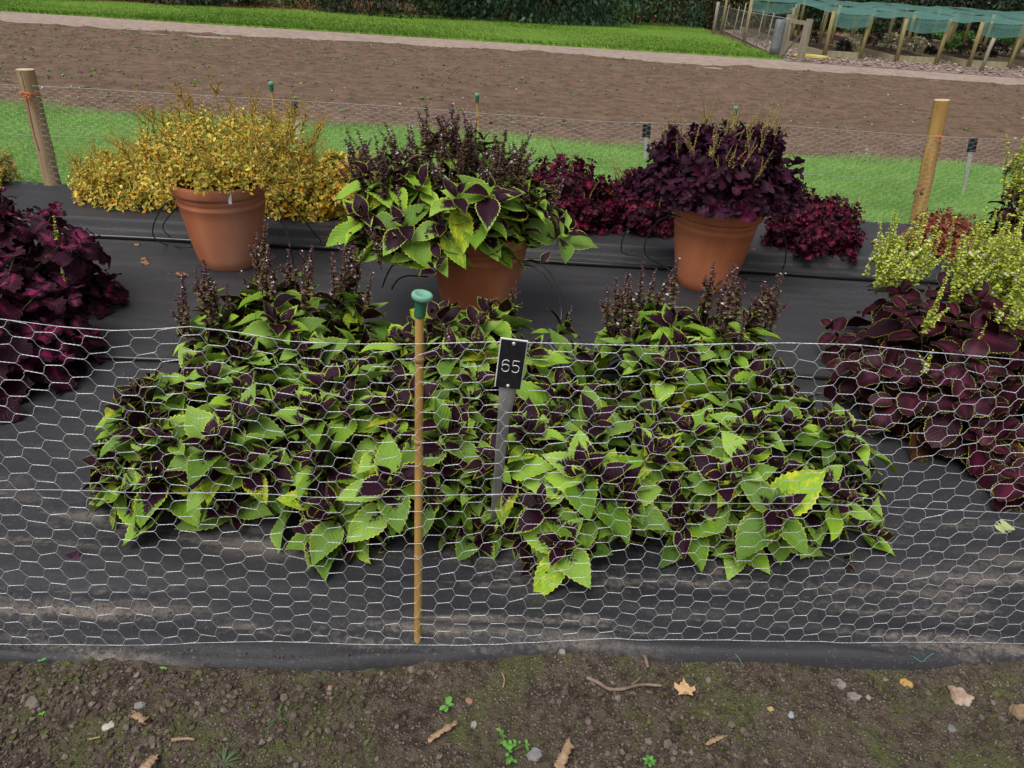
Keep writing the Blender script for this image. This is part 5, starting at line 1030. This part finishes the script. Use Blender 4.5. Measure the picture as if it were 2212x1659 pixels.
def stone(px, py, size, cols, label, seed, flat=0.6, rough=0.13, cut=None):
    r = np.random.default_rng(seed); V0, F0 = ico(4); d = V0
    rad = 1 + 0.42 * fbm(d[:, 0] * 1.9 + seed, d[:, 1] * 1.6 + d[:, 2] * 1.3, seed, 4) + rough * 0.4 * fbm(d[:, 0] * 6 + seed, d[:, 1] * 6 + d[:, 2] * 5, seed + 3, 3)
    V = d * rad[:, None] * size * np.array([1.0, r.uniform(0.7, 0.9), flat])
    V[:, 2] = np.minimum(V[:, 2], size * flat * 0.72 + 0.1 * V[:, 0]) ; a = r.uniform(0, 6.28); c_, s_ = math.cos(a), math.sin(a); V = V @ np.array([[c_, s_, 0], [-s_, c_, 0], [0, 0, 1]])
    p = gnd(px, py, 0.0); p = np.array([p[0], p[1], float(soil_h(np.array(p[0]), np.array(p[1]))) + size * flat * 0.12])
    cols = [tuple(v * 0.72 for v in c) for c in cols] + [(0.10, 0.08, 0.06)]; m = noisemat('stone_%d' % seed, cols[:3], 45, 0.75, 0.5, 0.003, 160); o = build('stone', V, F0, m); o.location = p; tag(o, label, 'stone', 'stones on the foreground soil')
GRY = [(0.20, 0.175, 0.15), (0.34, 0.305, 0.27), (0.27, 0.23, 0.19)]
stone(1817, 1467, 0.019, GRY, 'grey angular stone, left of the pair near the yellow half stone', 11)
stone(1848, 1496, 0.017, GRY, 'rounded pale grey stone, right and nearer of the pair', 12, 0.7)
stone(1880, 1498, 0.0075, [(0.33, 0.26, 0.2), (0.45, 0.38, 0.3)], 'tiny tan pebble beside the rounded grey stone', 13, 0.8)
stone(1962, 1468, 0.015, [(0.50, 0.28, 0.07), (0.62, 0.40, 0.13)], 'yellow ochre half stone on the soil at right', 14, 0.7)
stone(2078, 1502, 0.030, [(0.36, 0.22, 0.15), (0.52, 0.40, 0.32), (0.62, 0.55, 0.5)], 'largest pinkish white flint on the soil at right', 15, 0.6, 0.3)
stone(2209, 1540, 0.026, [(0.24, 0.16, 0.09), (0.38, 0.28, 0.17)], 'brown stone cut by the right photo edge', 16, 0.7)
stone(1710, 1540, 0.010, [(0.30, 0.31, 0.33), (0.45, 0.46, 0.48)], 'small bluish grey flint chip on the soil', 17, 0.5)
stone(2060, 1565, 0.012, [(0.17, 0.165, 0.17), (0.25, 0.245, 0.25)], 'dark grey flint chip below the big flint', 18, 0.4)
stone(70, 1515, 0.017, [(0.16, 0.135, 0.115), (0.24, 0.2, 0.175)], 'brown earthy stone on the soil at far left', 19, 0.8)
stone(300, 1518, 0.013, [(0.24, 0.225, 0.2), (0.34, 0.32, 0.3)], 'smooth grey pebble near the moss at left', 20, 0.6)
stone(232, 1562, 0.013, [(0.5, 0.45, 0.38), (0.62, 0.58, 0.5)], 'whitish flint chip on the soil at left', 21, 0.5)
stone(1025, 1560, 0.010, [(0.30, 0.27, 0.25), (0.38, 0.35, 0.33)], 'small grey stone between the wood chip and the chickweed', 22, 0.7)
stone(1155, 1625, 0.019, [(0.22, 0.215, 0.215), (0.31, 0.3, 0.3)], 'grey stone at the bottom edge right of the chickweed', 23, 0.5)
stone(1013, 1505, 0.010, [(0.32, 0.16, 0.10), (0.4, 0.24, 0.17)], 'small orange-brown stone near the two-leaved seedling', 24, 0.7)
stone(1665, 1530, 0.008, [(0.45, 0.3, 0.12), (0.55, 0.42, 0.2)], 'tiny yellow pebble near the bluish flint chip', 25, 0.8)
stone(712, 1478, 0.009, [(0.32, 0.18, 0.12), (0.42, 0.27, 0.2)], 'small terracotta-pink chip on the soil at left of centre', 26, 0.5)
stone(1215, 1405, 0.010, [(0.27, 0.25, 0.23), (0.36, 0.34, 0.32)], 'small round grey stone touching the netting foot', 27, 0.8)
# twigs and wood chips
def twig(pts, rad, label, mat=M_twig, name='twig', taper=0.7, group='dead twigs on the foreground soil', flat=1.0):
    P = [];
    for px, py in pts:
        q = gnd(px, py, 0.0); P.append([q[0], q[1], float(soil_h(np.array(q[0]), np.array(q[1]))) + rad * 0.8 + 0.004])
    P = spline(P, 10); n = len(P); rr = np.random.default_rng(int(pts[0][0])); R_ = rad * np.linspace(1, taper, n) * (1 + 0.10 * rr.normal(size=n)); V, F = tube(P, R_, 8)
    if name == 'wood_chip':
        V = V.reshape(n, 8, 3); ax = nrm(P[-1] - P[0]); jag = rr.uniform(-1, 1, 8) * rad * 1.3
        V = P[:, None] + (V - P[:, None]) * (1 + 0.22 * rr.normal(size=(n, 8)))[..., None] * rr.uniform(0.75, 1.2, 8)[None, :, None]
        V[0] += ax * jag[:, None]; V[-1] += ax * np.roll(jag, 3)[:, None]; V = V.reshape(-1, 3)
    m = P.mean(0); V = V - m; V[:, 2] *= flat; o = build(name, V, F, mat); o.location = m; tag(o, label, 'twig' if name == 'twig' else 'wood chip', group)
twig([(1268, 1463), (1290, 1473), (1315, 1487), (1345, 1489), (1385, 1478), (1430, 1480)], 0.0052, 'longest curved brown twig, left of the maple leaf')
twig([(1365, 1478), (1378, 1468), (1384, 1462)], 0.003, 'stub of twig forking from the long curved twig')
twig([(1388, 1403), (1396, 1425), (1400, 1440)], 0.006, 'short thick twig standing below the netting foot')
twig([(928, 1594), (955, 1575), (987, 1556)], 0.008, 'rough brown wood chip pointing at the two-leaved seedling', M_chip, 'wood_chip', 0.85, 'wood chips on the foreground soil', 0.42)
twig([(1206, 1662), (1220, 1630), (1232, 1608)], 0.012, 'broad wood chip at the bottom edge right of the chickweed', M_chip, 'wood_chip', 0.8, 'wood chips on the foreground soil', 0.42)
twig([(312, 1665), (325, 1650), (338, 1634)], 0.012, 'broad tan wood chip at the bottom edge at left', M_chip, 'wood_chip', 0.7, 'wood chips on the foreground soil', 0.42)
twig([(284, 1541), (300, 1549), (314, 1558)], 0.009, 'blunt brown wood chip on the soil at left', M_chip, 'wood_chip', 0.9, 'wood chips on the foreground soil', 0.42)
twig([(1528, 1608), (1548, 1600), (1566, 1592)], 0.008, 'splintered wood chip below the maple leaf', M_chip, 'wood_chip', 0.5, 'wood chips on the foreground soil', 0.42)
twig([(1085, 1450), (1090, 1465), (1087, 1482)], 0.0025, 'thin bent straw standing in the soil near the centre', M_chip)
twig([(190, 1590), (215, 1587)], 0.0025, 'thin straw-coloured sliver on the soil at left', M_chip)
twig([(370, 1597), (400, 1592), (420, 1594)], 0.004, 'tan stick lying flat on the soil below the white chip', M_chip)
# maple leaf
lob = [(0, 0), (.10, .02), (.36, -.06), (.30, .10), (.52, .30), (.50, .60), (.30, .46), (.22, .50), (.20, .68), (.10, .70), (0.0, 1.05)]
out = lob + [(-x, y) for x, y in lob[-2:0:-1]]; out = np.array(out); n = len(out); c = np.array([0, 0.36]); ring2 = c + (out - c) * 0.5
sz = 0.052; Vv = np.concatenate([[c], ring2, out]); z = 0.10 * (np.abs(Vv[:, 0]) ** 1.3) + 0.05 * np.sin(Vv[:, 1] * 5 + Vv[:, 0] * 3); z[1 + n:] += 0.05
V = np.c_[Vv, z] * sz; F3 = np.array([[0, 1 + k, 1 + (k + 1) % n] for k in range(n)]); F4 = np.array([[1 + k, 1 + n + k, 1 + n + (k + 1) % n, 1 + (k + 1) % n] for k in range(n)])
UV = np.c_[Vv[:, 0] * 0.9 + 0.5, Vv[:, 1]]; a = -0.08; V = V @ np.array([[math.cos(a), math.sin(a), 0], [-math.sin(a), math.cos(a), 0], [0, 0, 1]])
p = gnd(1480, 1503); p[2] = float(soil_h(np.array(p[0]), np.array(p[1]))) + 0.012
e = empty('maple_leaf', tuple(p), 'dry tan maple leaf lying on the soil right of the curved twig', 'leaf')
build('blade', V, [F3, F4], M_dry, e, UV, np.tile([0.3, 0.2, 0.75, 1], (len(V), 1)), smooth=False); V, F = tube(spline([[0, 0.004, 0.002], [-0.004, -0.012, 0.004], [-0.010, -0.022, -0.004]], 6), 0.0008, 5); build('stalk', V, F, M_twig, e)
# seedlings and weeds
def seedling(px, py, ls, label, name='seedling', colr=(0.13, 0.34, 0.06), stemh=0.02, cat_='seedling'):
    q = gnd(px, py, 0.0); q[2] = float(soil_h(np.array(q[0]), np.array(q[1]))) + 0.003; r = np.random.default_rng(int(px)); e = empty(name, tuple(q), label, cat_, 'seedlings on the foreground soil')
    P = np.array([[l[0], l[1], stemh * l[4]] for l in ls]); D = np.array([[math.cos(l[2]), math.sin(l[2]), 0.35] for l in ls]); L_ = np.array([l[3] for l in ls])
    cc = np.asarray(colr) * r.uniform(0.8, 1.25, (len(ls), 1)); V, F, UV, C = leaves(T_oval, P, D, np.tile([0, 0, 1.0], (len(ls), 1)), L_, L_ * 0.62, 0.5, 0.2, 0.02, np.c_[cc, np.ones(len(ls))], 3); build('leaves', V, F, M_seed, e, UV, C)
    ps = [tube([[0, 0, -0.004], P[i] * 0.5 + [0, 0, 0.003], P[i]], 0.0008, 5) for i in range(len(ls))]; V, F = cat(ps)[:2]; build('stem', V, F, M_seed, e, None, np.tile([0.12, 0.2, 0.05, 1], (len(V), 1)))
seedling(966, 1527, [(0.0, 0.002, 1.35, .024, 1), (-0.003, -0.002, 3.9, .019, 1), (0.003, 0, 0.2, .014, 1), (-0.002, 0.0, 4.7, .017, 0.8)], 'two-leaved green seedling above the rough wood chip')
seedling(355, 1453, [(0, 0, 0.1, .009, 1), (0, 0, 3.0, .009, 1), (0, 0, 1.9, .006, 1)], 'tiny bright green seedling just below the membrane edge at left')
seedling(90, 1431, [(0, 0, 0.6, .012, 1), (0, 0, 3.4, .008, 1)], 'small green seedling at the membrane edge at far left')
seedling(93, 1545, [(0, 0, 0.9, .007, 1), (0, 0, 3.6, .008, 1), (0, 0, 5.2, .006, 1)], 'minute green seedling near the brown stone at far left')
rr = np.random.default_rng(4); ch = []
for (ax_, ay_) in ((-0.022, 0.035), (-0.015, 0.018), (-0.008, 0.004), (0.004, 0.012), (0.018, 0.016), (0.038, 0.014), (-0.002, -0.012), (0.0, -0.03), (0.008, -0.03)):
    for q in range(4): ch.append((ax_ + rr.normal(0, .002), ay_ + rr.normal(0, .002), rr.uniform(0, 6.28), rr.uniform(.008, .014), rr.uniform(0.6, 1.3)))
seedling(1100, 1617, ch, 'sprawling chickweed with many small round leaves near the bottom centre', 'chickweed_plant', (0.11, 0.29, 0.045), 0.016, 'weed')
seedling(1400, 1655, [(0.004 * math.cos(a), 0.004 * math.sin(a), a, .012, 1) for a in np.linspace(0, 5.6, 7)], 'small green rosette weed at the bottom edge below the maple leaf', 'rosette_weed', (0.10, 0.27, 0.05), 0.012, 'weed')
for px, py, lb in ((480, 1642, 'grassy blue-green weed tuft at the bottom left of centre'), (600, 1545, 'thin blue-green grass sprig on the mossy soil at left'),):
    q = gnd(px, py); q[2] = float(soil_h(np.array(q[0]), np.array(q[1]))); e = empty('grass_tuft', tuple(q), lb, 'weed', 'grass tufts on the foreground soil'); n = 16 if px < 550 else 8; a = rr.uniform(0, 6.28, n)
    V, F, UV, C = leaves(T_small, np.stack([0.004 * np.cos(a), 0.004 * np.sin(a), a * 0], -1), np.stack([np.cos(a), np.sin(a), rr.uniform(0.2, 0.9, n)], -1), np.tile([0, 0, 1.0], (n, 1)), rr.uniform(0.025, 0.05, n), 0.0035, 0.9, 0.2, 0, np.tile([0.07, 0.13, 0.05, 1], (n, 1))); build('blades', V, F, M_seed, e, UV, C)
